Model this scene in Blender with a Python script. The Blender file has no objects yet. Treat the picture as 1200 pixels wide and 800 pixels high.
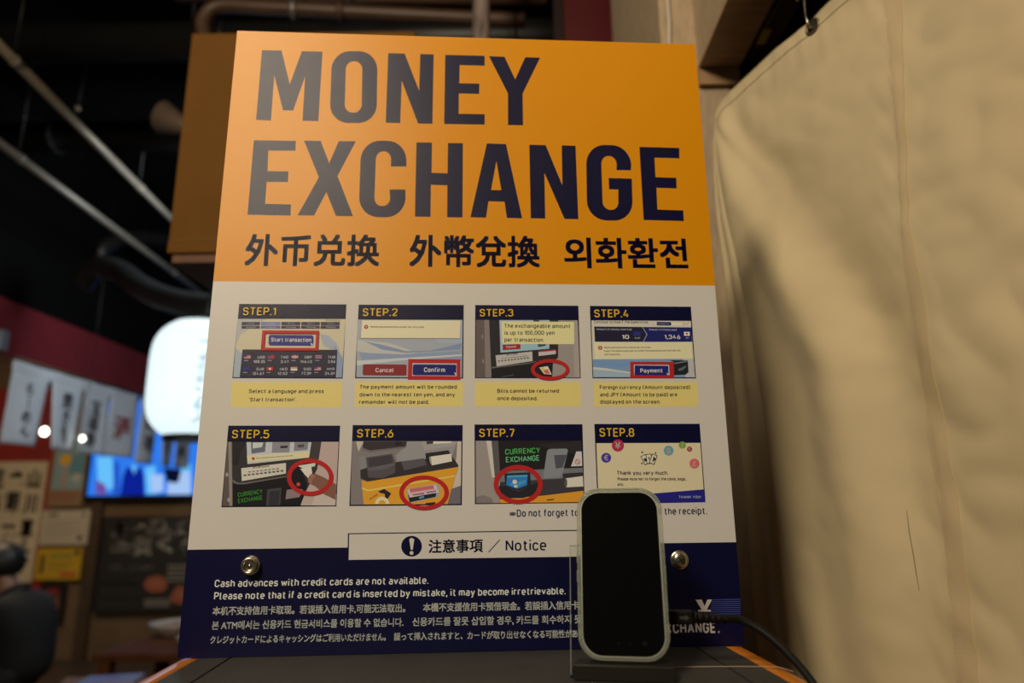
import bpy, bmesh, math, random
from mathutils import Vector, Matrix
from mathutils.geometry import tessellate_polygon
random.seed(7)
SC = bpy.context.scene
COL = SC.collection
PI = math.pi

# ------------------------------------------------------------------ camera
EYE, PITCH, ROLL, FPX = 1.44, 0.233501, -0.010292, 800.0
_F = Vector((0, math.cos(PITCH), math.sin(PITCH)))
_r0 = Vector((1, 0, 0)); _u0 = _r0.cross(_F)
_R = _r0 * math.cos(ROLL) + _u0 * math.sin(ROLL)
_U = -_r0 * math.sin(ROLL) + _u0 * math.cos(ROLL)
CAM = Vector((0, 0, EYE))
cd = bpy.data.cameras.new('camera'); cam = bpy.data.objects.new('camera', cd); COL.objects.link(cam)
cd.sensor_width = 36; cd.lens = 24; cd.clip_start = 0.02; cd.clip_end = 60
cam.matrix_world = Matrix(((_R.x, _U.x, -_F.x, CAM.x), (_R.y, _U.y, -_F.y, CAM.y), (_R.z, _U.z, -_F.z, CAM.z), (0, 0, 0, 1)))
cd.dof.use_dof = True; cd.dof.focus_distance = 0.70; cd.dof.aperture_fstop = 2.9
SC.camera = cam
SC.view_settings.view_transform = 'Standard'; SC.view_settings.look = 'None'
SC.view_settings.exposure = 0.0; SC.view_settings.gamma = 1.0
SC.view_settings.use_curve_mapping = False

# ------------------------------------------------------------------ world and lights
w = bpy.data.worlds.new('world'); SC.world = w; w.use_nodes = True
bg = w.node_tree.nodes['Background']; bg.inputs[0].default_value = (1.0, 0.84, 0.62, 1); bg.inputs[1].default_value = 0.048

def area(name, loc, target, size, power, col, sy=None):
    d = bpy.data.lights.new(name, 'AREA'); d.energy = power; d.color = col; d.size = size
    if sy: d.shape = 'RECTANGLE'; d.size_y = sy
    o = bpy.data.objects.new(name, d); COL.objects.link(o); o.location = loc
    o.rotation_euler = (Vector(target) - Vector(loc)).to_track_quat('-Z', 'Y').to_euler()
    return o
area('ceiling_lamp_light', (-1.15, -1.45, 3.15), (-0.1, 0.7, 1.65), 0.50, 50, (1.0, 0.83, 0.60))
area('curtain_fill_light', (-0.75, -0.45, 3.45), (0.6, 0.75, 1.4), 0.6, 12, (1.0, 0.83, 0.60))  # added fill to brighten the curtain; no lamp known there
area('restaurant_fill_light', (-3.9, 4.6, 3.3), (-4.4, 5.6, 0.9), 0.9, 46, (1.0, 0.76, 0.5))  # unseen warm fill added for the restaurant interior
area('shopfront_fill_light', (-1.3, 3.6, 3.0), (-3.0, 4.7, 2.2), 0.5, 18, (0.84, 0.93, 1.0))  # unseen cool fill added to light the red beam and shop curtains

# ------------------------------------------------------------------ helpers
def ray(x, y): return _F + _R * ((x - 600) / FPX) + _U * ((400 - y) / FPX)
def at_y(x, y, Y): d = ray(x, y); return CAM + d * (Y / d.y)
def at_x(x, y, X): d = ray(x, y); return CAM + d * (X / d.x)
def at_z(x, y, Z): d = ray(x, y); return CAM + d * ((Z - EYE) / d.z)
def at_plane(x, y, p, n): d = ray(x, y); return CAM + d * ((p - CAM).dot(n) / d.dot(n))

def lin(c):
    c = c / 255.0
    return c / 12.92 if c <= 0.04045 else ((c + 0.055) / 1.055) ** 2.4
def srgb(r, g, b): return (lin(r), lin(g), lin(b))
_WR = srgb(186, 166, 138)
def pc(r, g, b, k=0.74):          # surface colour of something seen beside the white card of the sign
    return tuple(min(0.9, max(0.004, v / q * k)) for v, q in zip(srgb(r, g, b), _WR))

_mats = {}
def mat(name, col, rough=0.55, metal=0.0, spec=0.5, bump=0.0, bscale=200.0, noise=0.0, nscale=8.0, emit=None, estr=1.0, coat=0.0, stretch=None):
    if name in _mats: return _mats[name]
    m = bpy.data.materials.new(name); m.use_nodes = True; _mats[name] = m
    nt = m.node_tree; b = nt.nodes['Principled BSDF']
    b.inputs['Base Color'].default_value = (*col, 1); b.inputs['Roughness'].default_value = rough
    b.inputs['Metallic'].default_value = metal; b.inputs['Specular IOR Level'].default_value = spec
    b.inputs['Coat Weight'].default_value = coat
    if emit: b.inputs['Emission Color'].default_value = (*emit, 1); b.inputs['Emission Strength'].default_value = estr
    if bump or noise:
        tc = nt.nodes.new('ShaderNodeTexCoord'); src = tc.outputs['Object']
        if stretch:
            mp = nt.nodes.new('ShaderNodeMapping'); mp.inputs['Scale'].default_value = stretch
            nt.links.new(src, mp.inputs['Vector']); src = mp.outputs['Vector']
    if bump:
        n = nt.nodes.new('ShaderNodeTexNoise'); n.inputs['Scale'].default_value = bscale; n.inputs['Detail'].default_value = 4
        nt.links.new(src, n.inputs['Vector'])
        bp = nt.nodes.new('ShaderNodeBump'); bp.inputs['Strength'].default_value = bump; bp.inputs['Distance'].default_value = 0.002
        nt.links.new(n.outputs['Fac'], bp.inputs['Height']); nt.links.new(bp.outputs['Normal'], b.inputs['Normal'])
    if noise:
        n = nt.nodes.new('ShaderNodeTexNoise'); n.inputs['Scale'].default_value = nscale; n.inputs['Detail'].default_value = 6
        nt.links.new(src, n.inputs['Vector'])
        cr = nt.nodes.new('ShaderNodeValToRGB')
        cr.color_ramp.elements[0].color = (*[v * (1 - noise) for v in col], 1); cr.color_ramp.elements[1].color = (*[min(1, v * (1 + noise)) for v in col], 1)
        cr.color_ramp.elements[0].position = 0.3; cr.color_ramp.elements[1].position = 0.7
        nt.links.new(n.outputs['Fac'], cr.inputs['Fac']); nt.links.new(cr.outputs['Color'], b.inputs['Base Color'])
    return m

def tag(o, label=None, cat=None, group=None, kind=None):
    if label: o['label'] = label
    if cat: o['category'] = cat
    if group: o['group'] = group
    if kind: o['kind'] = kind
    return o
def empty(name, loc=(0, 0, 0), rz=0.0):
    o = bpy.data.objects.new(name, None); COL.objects.link(o); o.location = loc; o.rotation_euler = (0, 0, rz)
    o.empty_display_size = 0.1
    return o

class MB:
    def __init__(s): s.v = []; s.f = []; s.m = []; s.mats = []; s.sm = []
    def mi(s, m):
        if m not in s.mats: s.mats.append(m)
        return s.mats.index(m)
    def add(s, vs, fs, m, smooth=False):
        k = len(s.v); s.v += [tuple(p) for p in vs]; i = s.mi(m)
        for f in fs: s.f.append([k + q for q in f]); s.m.append(i); s.sm.append(smooth)
    def box(s, lo, hi, m, M=None):
        x0, y0, z0 = lo; x1, y1, z1 = hi
        vs = [Vector(p) for p in ((x0,y0,z0),(x1,y0,z0),(x1,y1,z0),(x0,y1,z0),(x0,y0,z1),(x1,y0,z1),(x1,y1,z1),(x0,y1,z1))]
        if M: vs = [M @ p for p in vs]
        s.add(vs, [(3,2,1,0),(4,5,6,7),(0,1,5,4),(1,2,6,5),(2,3,7,6),(3,0,4,7)], m)
    def tube(s, path, r, m, n=14, cap=True):
        path = [Vector(p) for p in path]; rs = r if isinstance(r, (list, tuple)) else [r] * len(path)
        vs = []; prev = None
        for i, p in enumerate(path):
            t = (path[min(i + 1, len(path) - 1)] - path[max(i - 1, 0)]).normalized()
            if prev is None: a = t.orthogonal().normalized()
            else: a = (prev - t * prev.dot(t)).normalized()
            prev = a; b = t.cross(a)
            for k in range(n):
                g = 2 * PI * k / n; vs.append(p + (a * math.cos(g) + b * math.sin(g)) * rs[i])
        fs = [(i*n+k, i*n+(k+1)%n, (i+1)*n+(k+1)%n, (i+1)*n+k) for i in range(len(path)-1) for k in range(n)]
        s.add(vs, fs, m, True)
        if cap:
            k0 = len(s.v) - len(vs); i = s.mi(m)
            for f in ([k0 + q for q in range(n)][::-1], [k0 + (len(path)-1)*n + q for q in range(n)]):
                s.f.append(f); s.m.append(i); s.sm.append(False)
    def lathe(s, prof, m, M=None, n=32):
        vs = []
        for r, z in prof:
            for k in range(n):
                g = 2*PI*k/n; p = Vector((r*math.cos(g), r*math.sin(g), z)); vs.append(M @ p if M else p)
        fs = [(i*n+k, i*n+(k+1)%n, (i+1)*n+(k+1)%n, (i+1)*n+k) for i in range(len(prof)-1) for k in range(n)]
        s.add(vs, fs, m, True)
    def grid(s, rows, m, smooth=True):
        nr, nc = len(rows), len(rows[0])
        s.add([p for r in rows for p in r], [(i*nc+j, i*nc+j+1, (i+1)*nc+j+1, (i+1)*nc+j) for i in range(nr-1) for j in range(nc-1)], m, smooth)
    def build(s, name, parent=None, loc=None, bevel=0.0, seg=2, thick=0.0):
        me = bpy.data.meshes.new(name); me.from_pydata(s.v, [], s.f)
        for m in s.mats: me.materials.append(m)
        for p, i, q in zip(me.polygons, s.m, s.sm): p.material_index = i; p.use_smooth = q
        me.update(); o = bpy.data.objects.new(name, me); COL.objects.link(o)
        if parent: o.parent = parent
        if loc: o.location = loc
        if thick:
            d = o.modifiers.new('thickness', 'SOLIDIFY'); d.thickness = thick; d.offset = 0
        if bevel:
            d = o.modifiers.new('bevel', 'BEVEL'); d.width = bevel; d.segments = seg; d.limit_method = 'ANGLE'; d.angle_limit = 0.6
        return o

def rrect(w_, h_, r, n=8):
    pts = []
    for cx, cy, a in ((w_/2-r, h_/2-r, 0), (-w_/2+r, h_/2-r, PI/2), (-w_/2+r, -h_/2+r, PI), (w_/2-r, -h_/2+r, 1.5*PI)):
        for k in range(n+1):
            g = a + PI/2*k/n; pts.append((cx + r*math.cos(g), cy + r*math.sin(g)))
    return pts
def wcen(pts):
    c = Vector((0, 0, 0))
    for p in pts: c += Vector(p)
    return c / len(pts)

# ------------------------------------------------------------------ lettering (outlines of the built-in font turned into flat meshes)
DIN = {
'A':(0,'0,0 2.2,7 4.4,0|.8,2.2 3.6,2.2'),'B':(1.6,'0,3.7 3.4,3.7* 3.4,7* 0,7 0,0 3.8,0* 3.8,3.7* 0,3.7'),'C':(1.9,'3.9,5.1 3.9,7* 0,7* 0,0* 3.9,0* 3.9,1.9'),
'D':(1.9,'0,0 0,7 3.9,7* 3.9,0* 0,0'),'E':(0,'3.4,0 0,0 0,7 3.4,7|0,3.6 3.0,3.6'),'F':(0,'0,0 0,7 3.4,7|0,3.5 3,3.5'),'G':(1.9,'3.9,5.2 3.9,7* 0,7* 0,0* 3.9,0* 3.9,3.3 2.2,3.3'),
'H':(0,'0,0 0,7|4,0 4,7|0,3.6 4,3.6'),'I':(0,'0,0 0,7'),'J':(1.4,'2.6,7 2.6,0* 0,0* 0,1.6'),'K':(0,'0,0 0,7|4,7 0,2.6|1.4,4 4.1,0'),'L':(0,'0,7 0,0 3.3,0'),
'M':(0,'0,0 0,7 2.6,2 5.2,7 5.2,0'),'N':(0,'0,0 0,7 4.1,0 4.1,7'),'O':(1.95,'c0,0* 0,7* 3.9,7* 3.9,0*'),'P':(1.8,'0,0 0,7 3.7,7* 3.7,3.1* 0,3.1'),'Q':(1.95,'c0,0* 0,7* 3.9,7* 3.9,0*|2.4,1.8 4.2,-.4'),
'R':(1.8,'0,0 0,7 3.7,7* 3.7,3.2* 0,3.2|2,3.2 4,0'),'S':(1.65,'3.6,5.4 3.6,7* 0,7* 0,3.6* 3.7,3.6* 3.7,0* 0,0* 0,1.6'),'T':(0,'0,7 4,7|2,0 2,7'),'U':(1.9,'0,7 0,0* 3.9,0* 3.9,7'),
'V':(0,'0,7 2.1,0 4.2,7'),'W':(0,'0,7 1.5,0 3,6 4.5,0 6,7'),'X':(0,'0,0 4.1,7|0,7 4.1,0'),'Y':(0,'0,7 2.1,3.1 4.2,7|2.1,0 2.1,3.1'),'Z':(0,'0,7 3.8,7 0,0 3.8,0'),
'a':(1.3,'.3,5 3.1,5* 3.1,0|3.1,2.85 0,2.85* 0,0* 3.1,0'),'b':(1.5,'0,7 0,0 3.3,0* 3.3,5* 0,5'),'c':(1.5,'3.0,3.8 3.0,5* 0,5* 0,0* 3.0,0* 3.0,1.2'),'d':(1.5,'3.3,7 3.3,0 0,0* 0,5* 3.3,5'),
'e':(1.55,'0,2.5 3.2,2.5 3.2,5* 0,5* 0,0* 2.9,0'),'f':(1.1,'.8,0 .8,7* 2.3,7|0,5 2.2,5'),'g':(1.5,'3.3,5 0,5* 0,0* 3.3,0|3.3,5 3.3,-2* .3,-2'),'h':(1.5,'0,0 0,7|0,5 3.2,5* 3.2,0'),
'i':(0,'0,0 0,5|0,6.5 0,7.4'),'j':(.9,'.9,5 .9,-2* -.2,-2|.9,6.5 .9,7.4'),'k':(0,'0,0 0,7|3.1,5 0,1.9|1.1,3 3.2,0'),'l':(.8,'0,7 0,0* 1.1,0'),'m':(1.2,'0,0 0,5|0,5 2.6,5* 2.6,0|2.4,5 5.2,5* 5.2,0'),
'n':(1.5,'0,0 0,5|0,5 3.2,5* 3.2,0'),'o':(1.6,'c0,0* 0,5* 3.3,5* 3.3,0*'),'p':(1.5,'0,-2 0,5 3.3,5* 3.3,0* 0,0'),'q':(1.5,'3.3,-2 3.3,5 0,5* 0,0* 3.3,0'),'r':(1.3,'0,0 0,5|0,5 2.1,5'),
's':(1.2,'2.8,4.0 2.8,5* 0,5* 0,2.55* 2.9,2.55* 2.9,0* 0,0* 0,1'),'t':(1.1,'.9,6.6 .9,0* 2.4,0|0,5 2.3,5'),'u':(1.5,'0,5 0,0* 3.2,0|3.2,0 3.2,5'),'v':(0,'0,5 1.7,0 3.4,5'),'w':(0,'0,5 1.3,0 2.6,4.6 3.9,0 5.2,5'),
'x':(0,'0,0 3.3,5|0,5 3.3,0'),'y':(0,'0,5 1.75,0|3.5,5 1.1,-2 .3,-2'),'z':(0,'0,5 3,5 0,0 3,0'),'0':(1.85,'c0,0* 0,7* 3.7,7* 3.7,0*'),'1':(0,'0,5.5 1.6,7 1.6,0'),'2':(1.7,'0,5.4 0,7* 3.6,7* 3.6,4.2* 0,0 3.8,0'),
'3':(1.6,'0,5.6 0,7* 3.5,7* 3.5,3.8* 1.5,3.8|1.5,3.8 3.7,3.8* 3.7,0* 0,0* 0,1.4'),'4':(0,'2.2,7 0,1.7 3.9,1.7|2.9,3.4 2.9,0'),'5':(1.7,'3.5,7 .2,7 .1,4.2 3.7,4.2* 3.7,0* 0,0* 0,1.3'),
'6':(1.75,'c0,0* 0,4.1* 3.7,4.1* 3.7,0*|2.7,7 .25,3.2'),'7':(0,'0,7 3.7,7 1.3,0'),'8':(1.6,'c.15,3.8* .15,7* 3.55,7* 3.55,3.8*|c0,0* 0,3.8* 3.7,3.8* 3.7,0*'),'9':(1.75,'c0,2.9* 0,7* 3.7,7* 3.7,2.9*|1.0,0 3.45,3.8'),
'.':(0,'0,-.5 0,.55'),',':(0,'.3,.55 -.15,-1.7'),"'":(0,'.2,7.3 0,5.4'),'!':(0,'0,7 0,2.3|0,-.4 0,.6'),'(':(1.2,'1.2,7.6 0,6.6* 0,.2* 1.2,-.8'),')':(1.2,'0,7.6 1.2,6.6* 1.2,.2* 0,-.8'),'/':(0,'0,-.5 2.6,7.5'),':':(0,'0,-.4 0,.6|0,3.6 0,4.6'),'-':(0,'0,3 2,3')}
def _fillet(tok, r, closed):
    P_ = [(tuple(float(q) for q in t.rstrip('*').split(',')), t.endswith('*')) for t in tok]; n = len(P_); out = []
    for i, (p, rd) in enumerate(P_):
        if not rd: out.append(p); continue
        a, c = P_[i-1][0], P_[(i+1) % n][0]
        la, lc = math.dist(p, a), math.dist(p, c); k = min(r, la/2 if P_[i-1][1] else la, lc/2 if P_[(i+1) % n][1] else lc)
        s0 = (p[0]+(a[0]-p[0])*k/la, p[1]+(a[1]-p[1])*k/la); s1 = (p[0]+(c[0]-p[0])*k/lc, p[1]+(c[1]-p[1])*k/lc)
        for j in range(6):
            t = j/5; u = 1-t; w_ = .94                     # rational quadratic, close to a circular arc
            d = u*u + 2*u*t*w_*.75 + t*t
            out.append(tuple((u*u*s0[q] + 2*u*t*w_*.75*p[q] + t*t*s1[q])/d for q in (0, 1)))
    o2 = [out[0]]
    for p in out[1:]:
        if math.dist(p, o2[-1]) > 1e-4: o2.append(p)
    if closed and math.dist(o2[0], o2[-1]) < 1e-4: o2.pop()
    return o2
def din(s, w_):
    vs, fs = [], []; x = 0.0
    for ch in s:
        if ch == ' ': x += 2.3; continue
        r, st = DIN[ch]; mx = 0
        for q in st.split('|'):
            cl = q.startswith('c'); whole = _fillet(q.lstrip('c').split(), r, cl)
            runs = [[whole[0]]]
            for i in range(1, len(whole)):
                runs[-1].append(whole[i])
                if not cl and i < len(whole) - 1:
                    a, p, c = whole[i-1], whole[i], whole[i+1]
                    dot = ((p[0]-a[0])*(c[0]-p[0]) + (p[1]-a[1])*(c[1]-p[1])) / (math.dist(a, p)*math.dist(p, c))
                    if dot < -.25: runs.append([p])
            for pts in runs:
              n = len(pts); k = len(vs)
              for i, p in enumerate(pts):
                  a = pts[i-1] if (cl or i) else None; c = pts[(i+1) % n] if (cl or i < n-1) else None
                  d1 = None if a is None else (p[0]-a[0], p[1]-a[1]); d2 = None if c is None else (c[0]-p[0], c[1]-p[1])
                  nn = []
                  for d in (d1, d2):
                      if d: L_ = math.hypot(*d); nn.append((-d[1]/L_, d[0]/L_))
                  m0 = (sum(v[0] for v in nn)/len(nn), sum(v[1] for v in nn)/len(nn)); L2 = m0[0]**2 + m0[1]**2
                  f = w_/2/max(L2, .28)
                  vs += [(x + p[0] + m0[0]*f, p[1] + m0[1]*f), (x + p[0] - m0[0]*f, p[1] - m0[1]*f)]; mx = max(mx, p[0])
              for i in range(n if cl else n-1):
                  j = (i+1) % n; fs.append([k+2*i, k+2*i+1, k+2*j+1, k+2*j])
        x += mx + w_ + .95
    g = .682/(7 + w_)
    return [(a*g, (b + w_/2)*g) for a, b in vs], fs
_tc = {}
def glyphs(s, bold):
    key = (s, bold)
    if key in _tc: return _tc[key]
    if all(ch == ' ' or ch in DIN for ch in s):
        _tc[key] = din(s, .95 + bold*13); return _tc[key]
    if bold:
        v0, f0 = glyphs(s, 0.0); vs, fs = [], []; d = bold*.85
        for dx, dy in ((-1,-1),(1,-1),(1,1),(-1,1),(0,0)):
            k = len(vs); vs += [(x + dx*d, y + dy*d) for x, y in v0]; fs += [[k+q for q in f] for f in f0]
        _tc[key] = (vs, fs); return _tc[key]
    c = bpy.data.curves.new('lettering', 'FONT'); c.body = s; c.size = 1; c.offset = bold; c.resolution_u = 3
    o = bpy.data.objects.new('lettering', c); COL.objects.link(o)
    dg = bpy.context.evaluated_depsgraph_get(); ev = o.evaluated_get(dg); me = ev.to_mesh()
    vs = [(v.co.x, v.co.y) for v in me.vertices]; fs = [list(p.vertices) for p in me.polygons]
    ev.to_mesh_clear(); bpy.data.objects.remove(o); bpy.data.curves.remove(c)
    _tc[key] = (vs, fs); return vs, fs

# ------------------------------------------------------------------ the sign's own plane: local x along it, z up it, -y out of its face
SGN = Vector((-0.046203, 0.717531, EYE - 0.140149)); SB = 0.060498; SW, SH = 0.552, 0.688484
SEX = Vector((math.cos(SB), math.sin(SB), 0)); SEY = Vector((-math.sin(SB), math.cos(SB), 0))
def S(x, y):
    p = at_plane(x, y, SGN, SEY) - SGN
    return (p.dot(SEX), p.z)
LAY = 0.000012
BT = 0.005
CARD = dict(rough=0.31, spec=0.37, bump=0.16, bscale=1500.0)
def ink(rgb, direct=False):
    col = rgb if direct else pc(*rgb)
    return mat('print_%d_%d_%d' % tuple(int(v * 1000) for v in col), col, **CARD)

class Print:
    """flat printing on the sign; coordinates given in a crop (ox, oy, scale) of the frame"""
    def __init__(s, crop=(0, 0, 1.0), base=1): s.c = crop; s.mb = MB(); s.l = base
    def px(s, p): return (s.c[0] + p[0] / s.c[2], s.c[1] + p[1] / s.c[2])
    def w(s, p):
        x, z = S(*s.px(p)); return (x, -s.l * LAY, z)
    def poly(s, pts, m, holes=(), up=1):
        s.l += up
        loops = [[Vector(s.w(p)) for p in L] for L in (pts, *holes)]
        tri = tessellate_polygon([[Vector((q.x, q.z, 0)) for q in L] for L in loops])
        s.mb.add([q for L in loops for q in L], [tuple(t) for t in tri], m)
        return s
    def rect(s, x0, y0, x1, y1, m): return s.poly([(x0,y0),(x1,y0),(x1,y1),(x0,y1)], m)
    def ell(s, cx, cy, rx, ry, m, inner=None, n=40, up=1):
        o = [(cx + rx*math.cos(2*PI*k/n), cy + ry*math.sin(2*PI*k/n)) for k in range(n)]
        if inner:
            i = [(cx + inner[0]*math.cos(2*PI*k/n), cy + inner[1]*math.sin(2*PI*k/n)) for k in range(n)]
            s.l += up
            s.mb.add([s.w(p) for p in o + i], [(k, (k+1) % n, n + (k+1) % n, n + k) for k in range(n)], m)
            return s
        return s.poly(o, m, up=up)
    def frame(s, outer, inner, m):
        s.l += 1; s.mb.add([s.w(p) for p in list(outer) + list(inner)], [(k, (k+1) % 4, 4 + (k+1) % 4, 4 + k) for k in range(4)], m); return s
    def text(s, t, p0, p1, cap, m, bold=0.0, cjk=False, up=1):
        """baseline from p0 to p1, capitals cap high"""
        s.l += up
        vs, fs = glyphs(t, bold)
        x0 = min(v[0] for v in vs); x1 = max(v[0] for v in vs)
        a = Vector((s.w(p0)[0], s.w(p0)[2])); b = Vector((s.w(p1)[0], s.w(p1)[2]))
        c = Vector((s.w((p0[0], p0[1] - cap))[0], s.w((p0[0], p0[1] - cap))[2]))
        h = (c - a).length / (0.90 if cjk else 0.682)
        e = (b - a) / (x1 - x0); nrm = Vector((-e.y, e.x)).normalized() * h
        by = -0.08 if cjk else 0.0
        out = []
        for x, y in vs:
            q = a + e * (x - x0) + nrm * (y - by); out.append((q.x, -s.l * LAY, q.y))
        s.mb.add(out, fs, m); return s
    def build(s, name, parent): return s.mb.build(name, parent)

NAVY = ink((0.0035, 0.0045, 0.043), True); ORANGE = ink((0.80, 0.325, 0.002), True); WHITE = ink((0.74, 0.74, 0.74), True)
RED = ink((165, 32, 28)); DARKTXT = ink((36, 34, 44)); YELLOW = ink((206, 172, 92)); STEPY = ink((225, 150, 40)); CREAM = ink((205, 182, 132))

# =================================================================== SETTING
blackpaint = mat('black_ceiling_paint', (0.0022, 0.0022, 0.0022), 0.95, spec=.1)
m_beige = mat('beige_wallpaper', (0.46, 0.35, 0.23), 0.8, bump=0.5, bscale=420, noise=0.14, nscale=90, stretch=(1, 1, 0.25))
m_brownwall = mat('brown_plaster', (0.115, 0.072, 0.036), 0.85, noise=0.12, nscale=5)
m_floor = mat('dark_floor_boards', (0.05, 0.033, 0.022), 0.45, noise=0.4, nscale=4, stretch=(8, 0.6, 1))
m_redwall = mat('red_wall_paint', (0.23, 0.018, 0.014), 0.6, noise=0.15, nscale=4)

def struct(name, mb, **k): return tag(mb.build(name, **k), kind='structure')
b = MB(); b.box((-8, -3, -0.1), (3.2, 7.3, 0), m_floor); struct('floor', b)
b = MB(); b.box((-8, -3, 3.9), (3.2, 7.3, 4.0), blackpaint); struct('ceiling', b)
YB = 7.2
b = MB(); b.box((-8, YB, 0), (3.2, YB + .1, 3.9), m_brownwall); struct('wall_back', b)
b = MB(); b.box((-8.1, -3, 0), (-8, 7.3, 3.9), m_brownwall); struct('wall_left', b)
b = MB(); b.box((3.2, -3, 0), (3.3, 7.3, 3.9), blackpaint); struct('wall_right', b)
# shopfront bulkhead with the red fascia
XF = -3.0
zt = at_x(0, 347, XF).z; zb = at_x(0, 415, XF).z
b = MB(); b.box((XF - .16, 1.5, zt), (XF - .02, YB, 3.9), blackpaint); struct('wall_shopfront', b)
m_red = mat('red_fascia', (0.17, 0.022, 0.030), 0.30, noise=0.12, nscale=2.5)
b = MB(); b.box((XF - .18, 1.5, zb), (XF, YB - .02, zt), m_red)
for y in (3.2, 4.6, 6.0): b.box((XF - .001, y, zb), (XF + .002, y + .006, zt), mat('fascia_joint', (0.06, 0.006, 0.008), 0.6))
struct('trim_1', b, bevel=0.004)
# red painted stretch of the back wall
pr = at_y(62, 600, YB)
b = MB(); b.box((-7.99, YB - .03, 0), (pr.x, YB, at_y(0, 500, YB).z + .4), m_redwall); struct('wall_red', b)
b = MB(); p0 = at_y(106, 640, YB); b.box((p0.x - .02, YB - .05, 0), (p0.x + .10, YB, 3.0), mat('corner_shade', (0.05, 0.03, 0.016), 0.6, noise=0.2, nscale=6)); struct('corner_shade_strip', b)  # dark upright strip stands in for shading at the wall corner

# beige partition end beside the sign
YW = 1.18
xl = at_y(774, 40, YW).x; xr = at_y(857, 98, YW).x
b = MB(); b.box((xl, YW, 0), (xr, YW + .55, 3.9), m_beige); struct('wall_partition', b, bevel=0.004)
# lintel over the curtained opening: wallpaper face, brown lining underneath
zl = at_y(818, 84, YW).z; xa = at_y(818, 84, YW).x
m_lining = mat('brown_door_lining', (0.40, 0.25, 0.13), 0.5, noise=0.18, nscale=12, stretch=(1, 8, 1))
b = MB(); b.box((xa, -1.0, zl + .006), (xr + .012, YW, 3.9), m_beige); struct('wall_lintel', b)
b = MB(); b.box((xa - .002, -1.0, zl), (xr + .014, YW, zl + .007), m_lining)
b.box((xa - .002, YW - .012, zl - .035), (xr + .014, YW - .0005, zl), m_lining)
struct('door_lining', b).name = 'trim_3'
m_track = mat('dark_track_wood', (0.07, 0.045, 0.026), 0.5)
b = MB(); b.box((xr + .014, -1.0, zl + .02), (xr + .075, YW + .3, zl + .16), m_track)
b.box((xr + .03, -1.0, zl + .012), (xr + .04, YW + .3, zl + .021), m_track); struct('trim_4', b, bevel=.002)
b = MB(); ys = at_plane(881, 38, Vector((xr + .0139, 0, 0)), Vector((1, 0, 0)))
b.box((xr + .028, ys.y - .02, zl + .008), (xr + .043, ys.y + .02, zl + .013), mat('yellow_sticker', (0.5, 0.36, 0.07), 0.6))
tag(b.build('sticker'), 'small yellow sticker on the dark door track above the curtain', 'sticker')
# dark room behind the curtain
b = MB(); b.box((xr, YW + .55, 0), (3.2, YW + .65, 3.9), blackpaint); struct('wall_storeroom', b)

# =================================================================== EXCHANGE MACHINE
mach = tag(empty('exchange_machine', (SGN.x, SGN.y, 0), SB), 'dark grey topped currency machine with orange edges under the big sign', 'machine')
ZT = SGN.z
m_dark = mat('dark_grey_plastic', (0.040, 0.039, 0.036), 0.5, bump=0.25, bscale=900, noise=0.1, nscale=30)
m_orange = mat('orange_plastic', (0.62, 0.20, 0.012), 0.28, coat=0.3)
m_body = mat('machine_grey', (0.20, 0.19, 0.18), 0.5)
YF, YK = -.36, .13
b = MB(); b.box((-.262, YF + .01, 0), (.262, YK, ZT - .03), m_body); b.build('body', mach, bevel=.006)
b = MB()                                              # top plate with two sunk seams
xs = [-.256, -.2275, -.2250, .2250, .2275, .256]
for i in range(5):
    zz = ZT - (.003 if i in (1, 3) else 0)
    b.box((xs[i], YF, ZT - .03), (xs[i + 1], YK, zz), m_dark)
b.build('top_plate', mach)
for sx in (-1, 1):                                     # orange edge, sloping outwards and down
    b = MB()
    prof = [(.256, ZT - .0004), (.266, ZT - .0006), (.2725, ZT - .0012), (.2762, ZT - .0030), (.2785, ZT - .0065), (.2795, ZT - .014), (.2795, ZT - .26), (.2625, ZT - .26), (.256, ZT - .03)]
    vs = [(sx * x, y, z) for y in (YF - .004, YK) for x, z in prof]; n = len(prof)
    b.add(vs, [(k, (k + 1) % n, n + (k + 1) % n, n + k) for k in range(n)], m_orange, True)
    b.add(vs, [tuple(range(n))], m_orange); b.add(vs, [tuple(range(n, 2 * n))], m_orange)
    b.build('side_trim', mach)
b = MB(); b.box((-.256, YF - .02, ZT - .26), (.256, YF + .012, ZT - .012), m_orange); b.build('front_trim', mach, bevel=.008)
b = MB(); b.box((-.20, YF - .004, ZT - .62), (.20, YF + .02, ZT - .30), mat('screen_glass', (.01, .01, .012), .1)); b.build('screen', mach, bevel=.004)
b = MB(); b.box((-.20, .0126, ZT - .01), (.20, .03, ZT + .15), m_body); b.box((-.20, .0126, ZT - .01), (.20, .09, ZT + .003), m_body); b.build('sign_bracket', mach, bevel=.001)

# =================================================================== SIGN
sign = tag(empty('exchange_sign', SGN, SB), 'large orange white and navy exchange instruction sign standing on the machine', 'sign')
b = MB(); b.box((-SW/2, 0, 0.0005), (SW/2, BT, SH), WHITE); b.box((-SW/2+.002, BT, 0.002), (SW/2-.002, BT+.0072, SH-.002), mat('sign_back', (.35, .34, .32), .6))
b.build('board', sign)
def fullw(yl, yr):        # height on the sign of a line that crosses it, from its heights at both edges
    return (S(*yl)[1] + S(*yr)[1]) / 2
zo = fullw((252, 329.5), (840, 334.5))
b = MB(); b.add([(-SW/2, -LAY, zo), (SW/2, -LAY, zo), (SW/2, -LAY, SH), (-SW/2, -LAY, SH)], [(0, 1, 2, 3)], ORANGE); b.build('orange_header', sign)
zn = fullw((218, 644), (861.5, 635))
b = MB(); b.add([(-SW/2, -LAY, .0005), (SW/2, -LAY, .0005), (SW/2, -LAY, zn), (-SW/2, -LAY, zn)], [(0, 1, 2, 3)], NAVY); b.build('navy_footer', sign)

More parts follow.
